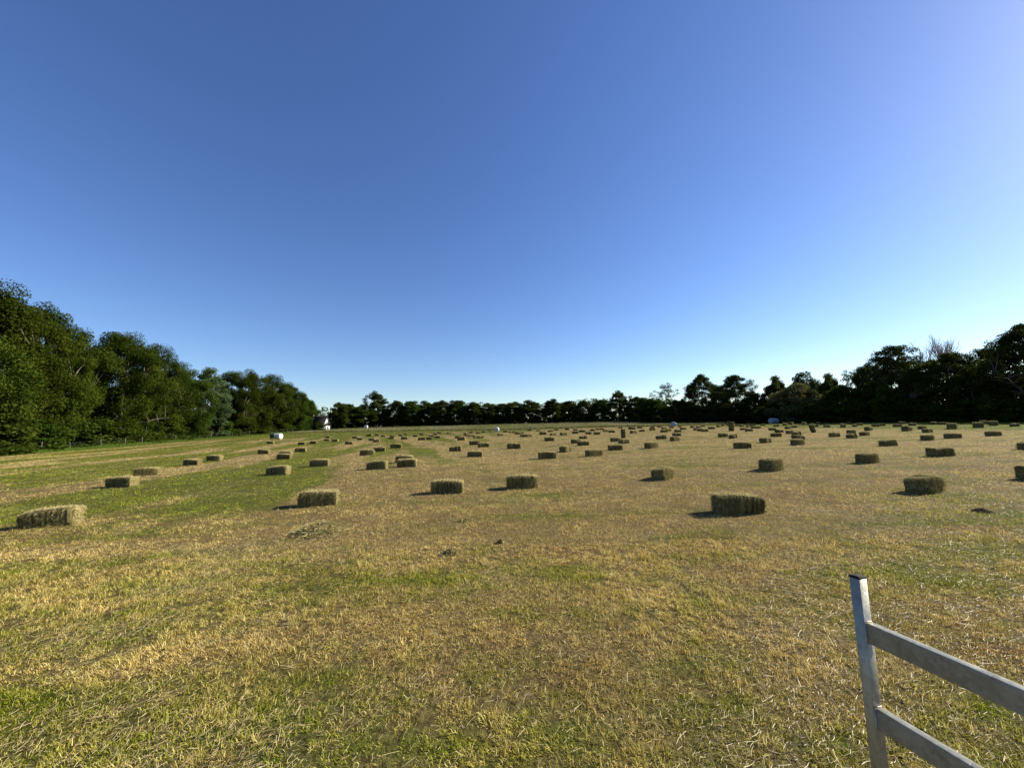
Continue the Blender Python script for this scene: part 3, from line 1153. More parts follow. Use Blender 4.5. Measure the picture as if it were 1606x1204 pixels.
mb.add(V, {4: Fq}, np.repeat(tone, 8))
o = link('loose_stalks', mb.mesh('loose_stalks', M_STRAW))
tag(o, 'pale loose stalks of cut hay strewn over the stubble', 'hay', kind='stuff')


# ------------------------------------------------------------------ wrapped round bales
def round_bale(mat, seed, label, px, py, wpx, yaw, rad=0.6, length=1.2, face_on=False):
    r = np.random.default_rng(seed)
    mb = MB()
    m_ = 40
    th = np.arange(m_) / m_ * 2 * math.pi
    prof = [(-0.5, 0.0), (-0.505, 0.45), (-0.5, 0.80), (-0.475, 0.93), (-0.43, 0.99), (-0.3, 1.01), (-0.1, 1.015), (0.1, 1.01),
            (0.3, 1.0), (0.43, 0.985), (0.475, 0.93), (0.5, 0.80), (0.505, 0.45), (0.5, 0.0)]
    rings = []
    for xq, rq in prof:
        jit = 1 + 0.012 * np.sin(th * 5 + xq * 20 + seed) + r.normal(0, 0.006, m_)
        zz = rq * np.sin(th) * jit
        zz = np.where(zz < -0.9, -0.9 - (np.abs(zz) - 0.9) * 0.2, zz)      # sits a little flat
        rings.append(np.stack([xq * length + r.normal(0, 0.006, m_), rad * rq * np.cos(th) * jit, rad * (zz + 0.9)], -1))
    V = np.concatenate(rings)
    Fq = [(i * m_ + k, i * m_ + (k + 1) % m_, (i + 1) * m_ + (k + 1) % m_, (i + 1) * m_ + k)
          for i in range(len(prof) - 1) for k in range(m_)]
    mb.add(V, {4: Fq})
    me = mb.mesh('wrapped_round_bale', mat, True)
    o = link('wrapped_round_bale', me)
    g = ground_at(px, py)
    span = abs(math.cos(yaw)) * length + abs(math.sin(yaw)) * 2 * rad
    s = wpx / F_PX * g[1] / span
    o.location = (g[0], g[1] + rad * s, g[2] - 0.02)
    o.scale = (s, s, s)
    o.rotation_euler = (0, 0, yaw)
    tag(o, label, 'round bale', 'round bales wrapped in film')
    return o


round_bale(M_WHITEFILM, 1, 'white film wrapped round bale lying by the foot of the left wood', 434, 688.5, 10.5, R(-8))
round_bale(M_DARKFILM, 2, 'dark wrapped round bale half hidden behind the white one at the left wood', 426.5, 687.0, 9, R(-8))
round_bale(M_WHITEFILM, 3, 'round bale with a sunlit white right rim standing alone before the far trees', 779.2, 676.4, 8, R(82))
round_bale(M_GREYFILM, 4, 'greyish round bale half hidden in the long grass at far centre right', 1058, 668.7, 9.5, R(75))
round_bale(M_GREYFILM, 5, 'pale blue green wrapped bale in the shade of the dark trees', 1216.7, 664.2, 14, R(10), 0.55, 1.5)


# ------------------------------------------------------------------ small things on the stubble
def heap(name, label, cat, px, py, wpx, hgt, depth_ratio, seed, stalks, mat_base, mat_st, lng, flat=1.0):
    g = ground_at(px, py)
    r = np.random.default_rng(seed)
    wd = wpx / F_PX * g[1]
    A, Bd = wd / 2, wd / 2 * depth_ratio
    mb = MB()
    nr, m_ = 9, 28
    rings = []
    prof = lambda q: hgt * (1 - q ** 1.6)
    th = np.arange(m_) / m_ * 2 * math.pi
    for i in range(1, nr + 1):
        q = i / nr
        w = 1 + 0.14 * np.sin(th * 3 + seed) + 0.08 * np.sin(th * 7 + 2 * seed)
        z = prof(q) * (1 + r.normal(0, 0.13, m_))
        if i == nr:
            z = np.full(m_, -0.01)
        rings.append(np.stack([A * q * w * np.cos(th), Bd * q * w * np.sin(th), z], -1))
    V = np.concatenate([[[0, 0, hgt]], *rings])
    F3 = [(0, 1 + k, 1 + (k + 1) % m_) for k in range(m_)]
    Fq = [(1 + i * m_ + k, 1 + (i + 1) * m_ + k, 1 + (i + 1) * m_ + (k + 1) % m_, 1 + i * m_ + (k + 1) % m_)
          for i in range(nr - 1) for k in range(m_)]
    mb.add(V, {3: F3, 4: Fq}, 0.4)
    o = link(name, mb.mesh(name, mat_base, True))
    o.location = (g[0], g[1] + Bd * 0.8, g[2])
    tag(o, label, cat)
    if stalks:
        sm = MB()
        q = r.random(stalks) ** 0.5; t2 = r.uniform(0, 6.28, stalks)
        q = np.where(r.random(stalks) < 0.22, q * r.uniform(1, 1.4, stalks), q)
        P = np.stack([A * q * np.cos(t2), Bd * q * np.sin(t2), np.maximum(prof(np.minimum(q, 1)), 0.0) + 0.006], -1)
        ph = r.uniform(0, 6.28, stalks)
        D = np.stack([np.cos(ph), np.sin(ph), r.normal(0, 0.3, stalks)], -1)
        Ls = r.uniform(0.4, 1.3, stalks) * lng
        a = P - D * (Ls / 2)[:, None]; b = P + D * (Ls / 2)[:, None]
        P = P + np.stack([0 * ph, 0 * ph, r.uniform(0.0, 0.03, stalks)], -1)
        a[:, 2] = np.clip(a[:, 2], 0.004, None); b[:, 2] = np.clip(b[:, 2], 0.004, None)
        W = np.stack([-np.sin(ph), np.cos(ph), 0.6 + 0 * ph], -1) * 0.0016
        Vs = np.stack([a - W, a + W, P + W, P - W, b], 1).reshape(-1, 3)
        i = np.arange(stalks)[:, None] * 5
        sm.add(Vs, {4: i + np.array([[0, 1, 2, 3]]), 3: i + np.array([[3, 2, 4]])}, np.repeat(np.clip(r.normal(0.60 if name == 'hay_heap' else 0.5, 0.25, stalks), 0, 1), 5))
        link('loose_stalks', sm.mesh('loose_stalks', mat_st), o)
    return o


heap('hay_heap', 'low loose heap of grey green hay in front of the shaggy bale at left', 'hay heap', 492, 841, 78, 0.14, 0.8, 3, 6500, M_HAY, M_HAYSTALK, 0.16)
heap('molehill', 'small black molehill below the end-on bale on the right', 'molehill', 1551, 805, 26, 0.06, 0.9, 4, 0, M_EARTH, None, 0)
heap('hay_clump', 'dark clump of matted hay on the stubble at centre, nearest the camera', 'hay clump', 707, 871, 24, 0.06, 0.9, 5, 420, M_HAY, M_HAYSTALK, 0.07)
heap('hay_clump', 'tiny dark clod right of and behind the nearest matted hay clump', 'hay clump', 786, 852, 11, 0.04, 0.9, 6, 160, M_HAY, M_HAYSTALK, 0.05)
heap('hay_clump', 'flat dark wisp of hay between the two front centre bales and the clumps', 'hay clump', 727, 819, 22, 0.03, 0.7, 7, 220, M_HAY, M_HAYSTALK, 0.07)


# ------------------------------------------------------------------ galvanised gate in the right foreground
GD = 1.75
gate_top = at_depth(1345, 903, GD)
gz = float(terrain(gate_top[0], gate_top[1]))
GYAW = R(15.0)                          # gate runs away from the camera, turned this far to the left
gate = empty('metal_gate', (gate_top[0], gate_top[1], gz))
# local x = out of the gate's plane, local -y = along the rails towards the camera side
gate.rotation_euler = (0, 0, GYAW)
tag(gate, 'galvanised steel gate with two rails and black capped post at lower right', 'gate')
SU, SN = 0.040, 0.048


def bevel_box(x0, x1, y0, y1, z0, z1, b, axis_):
    """box section with rounded long edges, run along axis_"""
    dims = [(x0, x1), (y0, y1), (z0, z1)]
    ax_ = 'xyz'.index(axis_)
    o1, o2 = [i for i in range(3) if i != ax_]
    (a0, a1), (b0, b1) = dims[o1], dims[o2]
    prof = []
    for (cx0, cy0, st) in ((a1 - b, b1 - b, 0), (a0 + b, b1 - b, 90), (a0 + b, b0 + b, 180), (a1 - b, b0 + b, 270)):
        for k in range(4):
            t = R(st + 30 * k)
            prof.append((cx0 + b * math.cos(t), cy0 + b * math.sin(t)))
    n = len(prof)
    V = []
    for e in dims[ax_]:
        for p_ in prof:
            v = [0, 0, 0]; v[ax_] = e; v[o1], v[o2] = p_
            V.append(v)
    V = np.array(V, float)
    Fq = [(k, (k + 1) % n, n + (k + 1) % n, n + k) for k in range(n)]
    c0, c1 = 2 * n, 2 * n + 1
    V = np.concatenate([V, [V[:n].mean(0)], [V[n:].mean(0)]])
    F3 = [(c0, (k + 1) % n, k) for k in range(n)] + [(c1, n + k, n + (k + 1) % n) for k in range(n)]
    return V, {4: Fq, 3: F3}


ztop = gate_top[2] - gz
mb = MB(); mb.add(*bevel_box(-SN / 2, SN / 2, -SU / 2, SU / 2, -0.02, ztop - 0.004, 0.005, 'z'))
link('post', mb.mesh('post', M_GALV), gate)
mb = MB(); mb.add(*bevel_box(-SN / 2 - 0.0008, SN / 2 + 0.0008, -SU / 2 - 0.0008, SU / 2 + 0.0008, ztop - 0.004, ztop + 0.002, 0.005, 'z'))
link('end_cap', mb.mesh('end_cap', M_PLASTIC), gate)
RAILS = []
for py_top, hpx in ((970, 29), (1102, 29)):
    zt = at_depth(1366, py_top, GD)[2] - gz
    hh = hpx / F_PX * GD * 0.98
    mb = MB(); mb.add(*bevel_box(-SN / 2 + 0.002, SN / 2 - 0.010, -2.4, -SU / 2 + 0.0005, zt - hh, zt, 0.005, 'y'))
    rail = link('rail', mb.mesh('rail', M_GALV), gate)
    # weld bead where the rail meets the post
    w = MB()
    yb = -SU / 2 - 0.002
    loop = [(-SN / 2 + 0.001, yb, zt - hh), (-SN / 2 + 0.001, yb, zt + 0.001), (SN / 2 - 0.010, yb, zt + 0.001), (SN / 2 - 0.010, yb, zt - hh)]
    tube(w, loop, [0.0032, 0.0036, 0.0034, 0.003], 6)
    link('weld_bead', w.mesh('weld_bead', M_GALV, True), rail)


# ------------------------------------------------------------------ fences
def along_left(y, off):
    return np.array([left_edge(y) + off, y, float(terrain(left_edge(y) + off, y))])


fence = empty('wire_fence', tuple(along_left(40.0, -1.3)))
tag(fence, 'old wire fence on thin weathered stakes along the left wood', 'fence')
FO = np.array(fence.location)
ys = []
yq = 33.0
while yq < 128:
    ys.append(yq); yq += RNG.uniform(3.2, 4.6)
tops = []
for yq in ys:
    p = along_left(yq, -1.3) - FO
    hgt = RNG.uniform(1.0, 1.35)
    mb = MB()
    lean = RNG.normal(0, 0.05, 2)
    pts = [p + (0, 0, -0.1), p + (lean[0] * 0.5, lean[1] * 0.5, hgt * 0.5), p + (lean[0], lean[1], hgt)]
    tube(mb, pts, [0.042, 0.038, 0.032], 6, 0.5, True)
    link('post', mb.mesh('post', M_WOOD), fence)
    tops.append(pts[-1])
for dz in (0.12, 0.5):
    mb = MB()
    tube(mb, [t - (0, 0, dz) for t in tops], [0.003] * len(tops), 4)
    link('wire', mb.mesh('wire', M_WIRE), fence)

p0, p1 = ground_at(440, 686.0), ground_at(760, 678.2)
stake_fence = empty('stake_fence', tuple(p0))
tag(stake_fence, 'row of thin black electric fence stakes across the far green strip', 'fence')
tops = []
for k in range(14):
    t = k / 13
    p = p0 + (p1 - p0) * t
    p[2] = float(terrain(p[0], p[1]))
    q = p - p0
    mb = MB(); tube(mb, [q - (0, 0, 0.1), q + (0, 0, 0.95)], [0.03, 0.03], 6, 0.5, True)
    link('post', mb.mesh('post', M_STAKE), stake_fence)
    tops.append(q + (0, 0, 0.9))
mb = MB(); tube(mb, tops, [0.006] * len(tops), 4); link('wire', mb.mesh('wire', M_STAKE), stake_fence)

# far field gate and the white tank next to it
gq = at_depth(583, 672.0, 165); gq[2] = float(terrain(gq[0], gq[1]))
fg = empty('field_gate', tuple(gq))
tag(fg, 'dark barred field gate in front of the far trees', 'gate')
gl = 4.6
for sx in (-gl / 2, gl / 2):
    mb = MB(); mb.add(*bevel_box(sx - 0.08, sx + 0.08, -0.08, 0.08, -0.1, 1.55, 0.02, 'z')); link('post', mb.mesh('post', M_WOOD), fg)
for zz in (0.35, 0.65, 0.95, 1.3):
    mb = MB(); mb.add(*bevel_box(-gl / 2 + 0.081, gl / 2 - 0.081, -0.025, 0.025, zz - 0.035, zz + 0.035, 0.01, 'x')); link('bar', mb.mesh('bar', M_STAKE), fg)
tq = at_depth(574, 673.0, 160); tq[2] = float(terrain(tq[0], tq[1]))
tank = empty('water_tank', tuple(tq))
tag(tank, 'small white box shaped tank beside the far gate', 'tank')
mb = MB(); mb.add(*bevel_box(-0.65, 0.65, -0.5, 0.5, 0.15, 1.5, 0.12, 'z')); link('body', mb.mesh('body', M_WHITEFILM, False), tank)
mb = MB(); mb.add(*bevel_box(-0.7, 0.7, -0.55, 0.55, -0.05, 0.148, 0.02, 'z')); link('pallet', mb.mesh('pallet', M_WOOD), tank)
mb = MB(); tube(mb, [(0, 0, 1.5), (0, 0, 1.58)], [0.2, 0.2], 12, 0.5, True); link('lid', mb.mesh('lid', M_PLASTIC), tank)

# ------------------------------------------------------------------ farmhouse behind the end of the left wood
hq = at_depth(495, 676, 153); hq[2] = float(terrain(hq[0], hq[1])) - 0.3
house = empty('farmhouse', tuple(hq), R(-6))
tag(house, 'low white farmhouse with a dark thatched roof behind the end of the left wood', 'house')
HL, HWd, HE, HR = 9.0, 4.8, 2.1, 5.6
mb = MB()
V = [(x, y, z) for x in (-HL / 2, HL / 2) for (y, z) in ((-HWd / 2, 0), (HWd / 2, 0), (HWd / 2, HE), (0, HR), (-HWd / 2, HE))]
Fq = [(0, 1, 6, 5), (1, 2, 7, 6), (4, 0, 5, 9)]
F3 = [(2, 3, 4), (7, 9, 8)]
mb.add(V, {4: Fq + [(0, 4, 2, 1), (5, 6, 7, 9)], 3: F3})
link('wall', mb.mesh('wall', M_WHITEWALL), house)
mb = MB()
ov, tk = 0.45, 0.28
for s in (-1, 1):
    sl_ = (HR - HE) / (HWd / 2)
    yo = s * (HWd / 2 + ov); zo = HE - ov * sl_
    P_ = [(0, HR + 0.02), (yo, zo + 0.02), (yo, zo + tk), (0, HR + tk + 0.1)]
    V = [(x, y, z) for x in (-HL / 2 - 0.3, HL / 2 + 0.3) for (y, z) in P_]
    mb.add(V, {4: [(0, 1, 2, 3), (4, 7, 6, 5), (0, 4, 5, 1), (1, 5, 6, 2), (2, 6, 7, 3)]})
roof = link('roof', mb.mesh('roof', M_THATCH), house)
mb = MB(); tube(mb, [(-HL / 2 - 0.3, 0, HR + tk + 0.06), (HL / 2 + 0.3, 0, HR + tk + 0.06)], [0.2, 0.2], 8, 0.5, True)
link('ridge', mb.mesh('ridge', M_THATCH), roof)
mb = MB(); mb.add(*bevel_box(-1.5, -0.9, -0.3, 0.3, HR - 0.2, HR + 1.0, 0.02, 'z')); link('chimney', mb.mesh('chimney', M_WOOD), roof)
for (yw, z0, z1, w_) in ((-0.9, 0.75, 1.75, 0.8), (0.9, 0.75, 1.75, 0.8), (0.0, 2.5, 3.3, 0.7)):
    mb = MB(); mb.add(*box_vf(HL / 2 + 0.002, HL / 2 + 0.03, yw - w_ / 2 - 0.07, yw + w_ / 2 + 0.07, z0 - 0.07, z1 + 0.07))
    wf = link('window', mb.mesh('window', M_WHITEWALL), house)
    mb = MB(); mb.add(*box_vf(HL / 2 + 0.032, HL / 2 + 0.045, yw - w_ / 2, yw + w_ / 2, z0, z1)); link('pane', mb.mesh('pane', M_GLASS), wf)


# ------------------------------------------------------------------ trees
def leaf_cards(mb, centre, rad, n, size, r, flat=0.62, clump_tone=0.5):
    d = r.normal(0, 1, (n, 3)); d /= np.linalg.norm(d, axis=1)[:, None]
    q = r.random(n) ** 0.42
    P = centre + d * (q * rad)[:, None] * np.array([1, 1, flat])
    nrm = d * 0.8 + r.normal(0, 0.7, (n, 3)) + np.array([0, 0, 0.55])
    nrm /= np.linalg.norm(nrm, axis=1)[:, None]
    a = np.cross(nrm, r.normal(0, 1, (n, 3))); a /= (np.linalg.norm(a, axis=1)[:, None] + 1e-9)
    b = np.cross(nrm, a)
    s = size * r.uniform(0.6, 1.35, n)
    A = a * (s * 0.62)[:, None]; Bv = b * (s * 0.36)[:, None]
    bow = nrm * (s * 0.12)[:, None]
    V = np.stack([P - A, P + Bv + bow, P + A, P - Bv + bow], 1).reshape(-1, 3)
    i = np.arange(n)[:, None] * 4
    tone = np.clip(clump_tone + r.normal(0, 0.15, n), 0, 1)
    mb.add(V, {4: i + np.array([[0, 1, 2, 3]])}, np.repeat(tone, 4))


def make_tree(seed, H, Rc, base, nclump, leaves, leaf, clump_r, shape='broad', lobes=0.35, trunk_r=0.32, flat=0.62, inner=0.5):
    """tapered trunk, main limbs, secondary limbs, and leaf clumps at their ends: returns crown and trunk meshes"""
    r = np.random.default_rng(seed)
    ctr, tops = [], r.uniform(0, 6.28, 4)
    tries = 0
    while len(ctr) < nclump and tries < 20000:
        tries += 1
        u = r.random()
        z = base + (1 - base) * u
        if shape == 'broad':
            prof = max(0.0, 1 - abs((u - 0.42) / 0.62) ** 2.6) ** 0.55
        elif shape == 'edge':            # leafy right down to the ground
            prof = max(0.0, 1 - max(0, (u - 0.30) / 0.70) ** 2.3) ** 0.6 * (0.82 + 0.18 * min(1, u / 0.3))
        elif shape == 'tall':
            prof = max(0.0, 1 - abs((u - 0.38) / 0.64) ** 2.0) ** 0.7
        elif shape == 'dome':
            prof = math.sqrt(max(0.0, 1 - u ** 2.0))
        else:                            # open: a spreading fan
            prof = max(0.0, 1 - abs((u - 0.62) / 0.45) ** 2.2) ** 0.6
        th = r.uniform(0, 2 * math.pi)
        lob = 1 - lobes + lobes * (0.5 + 0.5 * math.sin(3 * th + tops[0] + 1.5 * u)) + 0.5 * lobes * math.sin(5 * th + tops[1] - 2.5 * u)
        rad = Rc * prof * lob * (inner + (1 - inner) * math.sqrt(r.random()))
        top_lob = 1 - 0.10 * (0.5 + 0.5 * math.sin(2 * th + tops[2])) * (1 if u > 0.6 else 0)
        c = np.array([rad * math.cos(th), rad * math.sin(th), H * z * top_lob])
        if ctr and min(np.linalg.norm((c - k) * (1, 1, 1.3)) for k in ctr) < clump_r * 0.62:
            continue
        ctr.append(c)
    ctr = np.array(ctr)
    crown = MB()
    for c in ctr:
        rr = clump_r * r.uniform(0.7, 1.25)
        leaf_cards(crown, c, rr, int(leaves * r.uniform(0.7, 1.3)), leaf, r, flat, r.uniform(0.25, 0.75))
    # skeleton
    tr = MB()
    bend = r.normal(0, 0.02 * H, 2)
    th_ = H * 0.78
    tp = [np.array([bend[0] * t * t, bend[1] * t * t, th_ * t - (0.15 if t == 0 else 0)]) for t in np.linspace(0, 1, 7)]
    tube(tr, tp, [trunk_r * (1.25 if i == 0 else 1 - 0.14 * i) for i in range(7)], 8)
    order = [int(np.argmax(np.linalg.norm(ctr, axis=1)))]
    while len(order) < min(9, len(ctr)):
        dmin = np.min(np.linalg.norm(ctr[:, None] - ctr[order][None], axis=2), axis=1)
        order.append(int(np.argmax(dmin)))
    nodes = []

    def limb(a, b, r0, r1, k=5):
        pts = []
        for t in np.linspace(0, 1, k):
            p = a + (b - a) * t
            p = p + np.array([0, 0, 1.0]) * (np.linalg.norm(b - a) * 0.10 * math.sin(math.pi * t)) + r.normal(0, 0.02, 3) * np.linalg.norm(b - a) * (0 < t < 1)
            pts.append(p)
        tube(tr, pts, list(np.linspace(r0, r1, k)), 5)
        return pts
    for i in order:
        c = ctr[i]
        zz = np.clip(c[2] * 0.55 - 0.15 * np.hypot(c[0], c[1]), 0.12 * H, th_ * 0.95)
        t = zz / th_
        a = np.array([bend[0] * t * t, bend[1] * t * t, zz])
        nodes += limb(a, c, trunk_r * 0.5 * (1 - 0.5 * t), trunk_r * 0.10, 7)[1:]
    nodes = np.array(nodes)
    for i in range(len(ctr)):
        if i in order:
            continue
        c = ctr[i]
        dd = np.linalg.norm(nodes - c, axis=1) + np.where(nodes[:, 2] > c[2], 1.5, 0)
        limb(nodes[int(np.argmin(dd))], c, trunk_r * 0.17, trunk_r * 0.05, 4)
    return crown, tr


def make_bare(seed, H, spread, levels=5, r0=0.22):
    r = np.random.default_rng(seed)
    tr, tw = MB(), MB()

    def grow(p, d, length, rad, lv):
        pts = [p]
        q = p.copy(); dd = d.copy()
        for k in range(3):
            dd = dd + r.normal(0, 0.10, 3) + np.array([0, 0, 0.05]); dd /= np.linalg.norm(dd)
            q = q + dd * length / 3
            pts.append(q.copy())
        tube(tr if lv < 3 else tw, pts, list(np.linspace(rad, rad * 0.62, 4)), 6 if lv < 2 else 3)
        if lv >= levels:
            return
        for k in range(4 if lv > 0 else 6):
            a = r.uniform(0, 6.28); sp = spread * r.uniform(0.55, 1.15)
            s1 = np.cross(dd, (0.3, 0.5, 0.1)); s1 /= np.linalg.norm(s1); s2 = np.cross(dd, s1)
            nd = dd * math.cos(sp) + (s1 * math.cos(a) + s2 * math.sin(a)) * math.sin(sp)
            grow(pts[-1] if k < 2 else pts[2], nd, length * r.uniform(0.60, 0.85), rad * 0.66, lv + 1)
    grow(np.array([0, 0, -0.1]), np.array([0, 0, 1.0]), H * 0.36, r0, 0)
    return tw, tr


PROTO = {}


def proto(kind, crown, tr, leafmat):
    cm = crown.mesh('crown', M_LEAF[leafmat] if leafmat in M_LEAF else M_TWIG)
    tm = tr.mesh('trunk', M_BARK, True)
    co = np.concatenate(crown.V)
    PROTO[kind] = (cm, tm, float(co[:, 2].max()), float(np.percentile(np.hypot(co[:, 0], co[:, 1]), 97)))


# woodland-edge trees: leafy to the ground
proto('oakA', *make_tree(11, 15, 6.4, 0.05, 170, 560, 0.17, 1.25, 'edge', 0.45, 0.36, 0.8, 0.4), 'olive')
proto('oakB', *make_tree(12, 15, 5.6, 0.05, 160, 520, 0.17, 1.2, 'edge', 0.40, 0.34, 0.8, 0.4), 'olive')
proto('oakC', *make_tree(13, 15, 5.4, 0.05, 160, 520, 0.17, 1.2, 'edge', 0.35, 0.32, 0.8, 0.4), 'green')
proto('oakD', *make_tree(14, 15, 5.2, 0.06, 150, 520, 0.17, 1.2, 'edge', 0.45, 0.32, 0.8, 0.4), 'green')
proto('poplar', *make_tree(15, 15, 4.2, 0.05, 120, 260, 0.24, 1.05, 'edge', 0.25, 0.24), 'silver')
# trees of the far row and the right side
proto('rowA', *make_tree(21, 12, 4.6, 0.03, 110, 300, 0.26, 1.05, 'edge', 0.30, 0.26, 0.8, 0.4), 'dark')
proto('rowB', *make_tree(22, 12, 4.2, 0.03, 110, 300, 0.26, 1.0, 'edge', 0.25, 0.24, 0.8, 0.4), 'green')
proto('rowC', *make_tree(23, 12, 4.4, 0.03, 110, 300, 0.26, 1.0, 'edge', 0.25, 0.24, 0.8, 0.4), 'olive')
proto('lobed', *make_tree(24, 15, 5.2, 0.04, 120, 150, 0.32, 0.9, 'edge', 0.5, 0.30, 0.75, 0.4), 'dark')
proto('twin', *make_tree(25, 15, 5.6, 0.04, 200, 200, 0.22, 0.9, 'edge', 0.30, 0.32, 0.75, 0.4), 'dark')
proto('open', *make_tree(26, 13, 5.0, 0.06, 150, 150, 0.21, 0.8, 'edge', 0.42, 0.28, 0.6, 0.35), 'dark')
proto('broad', *make_tree(27, 12, 6.0, 0.04, 210, 200, 0.21, 0.9, 'edge', 0.35, 0.34, 0.65, 0.4), 'dark')
proto('airy', *make_tree(28, 12, 4.0, 0.25, 95, 45, 0.20, 0.6, 'broad', 0.5, 0.20, 0.8, 0.2), 'dark')
proto('dome', *make_tree(29, 10, 4.2, 0.05, 80, 260, 0.30, 1.1, 'dome', 0.25, 0.24), 'dark')
proto('willow', *make_tree(30, 9, 4.8, 0.03, 120, 260, 0.22, 1.0, 'dome', 0.18, 0.26), 'pale')
proto('bush', *make_tree(31, 4, 2.4, 0.02, 44, 210, 0.22, 0.75, 'dome', 0.3, 0.07), 'green')
proto('bushB', *make_tree(32, 4, 2.4, 0.02, 44, 210, 0.22, 0.75, 'dome', 0.35, 0.07), 'olive')
tw_, tr_ = make_bare(41, 12.5, 0.56, 5, 0.24)
proto('bare', tw_, tr_, 'twig')


def plant(kind, px, top, hw, label, group, dd=0.0, name='broadleaf_tree', cat='tree', rot=None):
    """a tree whose top stands at the pixel (px, top) and whose crown is hw pixels wide to each side"""
    cm, tm, h0, r0 = PROTO[kind]
    depth = tree_depth(px) + dd
    d = ray(px, top)
    P = CAM + d * (depth / d[1])
    zb = float(terrain(P[0], P[1]))
    sz = max((P[2] - zb) / h0, 0.12)
    sx = hw * (1.3 if kind.startswith('row') and px < 1090 else 1.0) / F_PX * depth / r0
    r = random.Random(int(px * 31 + top * 7))
    rz = r.uniform(0, 6.28) if rot is None else rot
    e = empty(name, (P[0], P[1], zb - 0.05), rz, (sx, sx * r.uniform(0.9, 1.1), sz))
    tag(e, label, cat, group)
    link('crown', cm, e); link('trunk', tm, e)
    return e


# the inside of the woods behind the front trees: one uncountable mass of foliage
mb = MB()
r = np.random.default_rng(77)
pos = []
for px in np.arange(505, 1760, 1.2):
    d0 = tree_depth(px)
    for k in range(44 if px < 1060 else 26):
        dpt = d0 + 3 + r.random() * 9
        q = CAM + ray(px + r.uniform(-1, 1), 650) * (dpt / ray(px, 650)[1])
        top = (9.9 if px < 1060 else 7.0) * (0.74 + 0.22 * float(vnoise(px, 0.0, 71, 0.04)) + 0.14 * float(vnoise(px, 3.0, 72, 0.16)))
        pos.append((q[0], q[1], float(terrain(q[0], q[1])) + (r.random() ** 1.15 * top if k % 4 else r.random() * 2.2)))
for yq in np.arange(28, 150, 0.11):
    for k in range(12):
        xq = left_edge(yq) - 7 - r.random() * 8
        pos.append((xq, yq, float(terrain(xq, yq)) + r.random() * 8.0))
pos = np.array(pos)
for i in range(0, len(pos), 40):
    sub = pos[i:i + 40]
    leaf_cards(mb, sub, np.full(len(sub), 0.9), len(sub), 0.7, r, 0.8, 0.4)
o = link('wood_undergrowth', mb.mesh('wood_undergrowth', M_LEAF['dark']))
tag(o, 'dark mass of foliage inside the woods behind the front trees', 'undergrowth', kind='stuff')

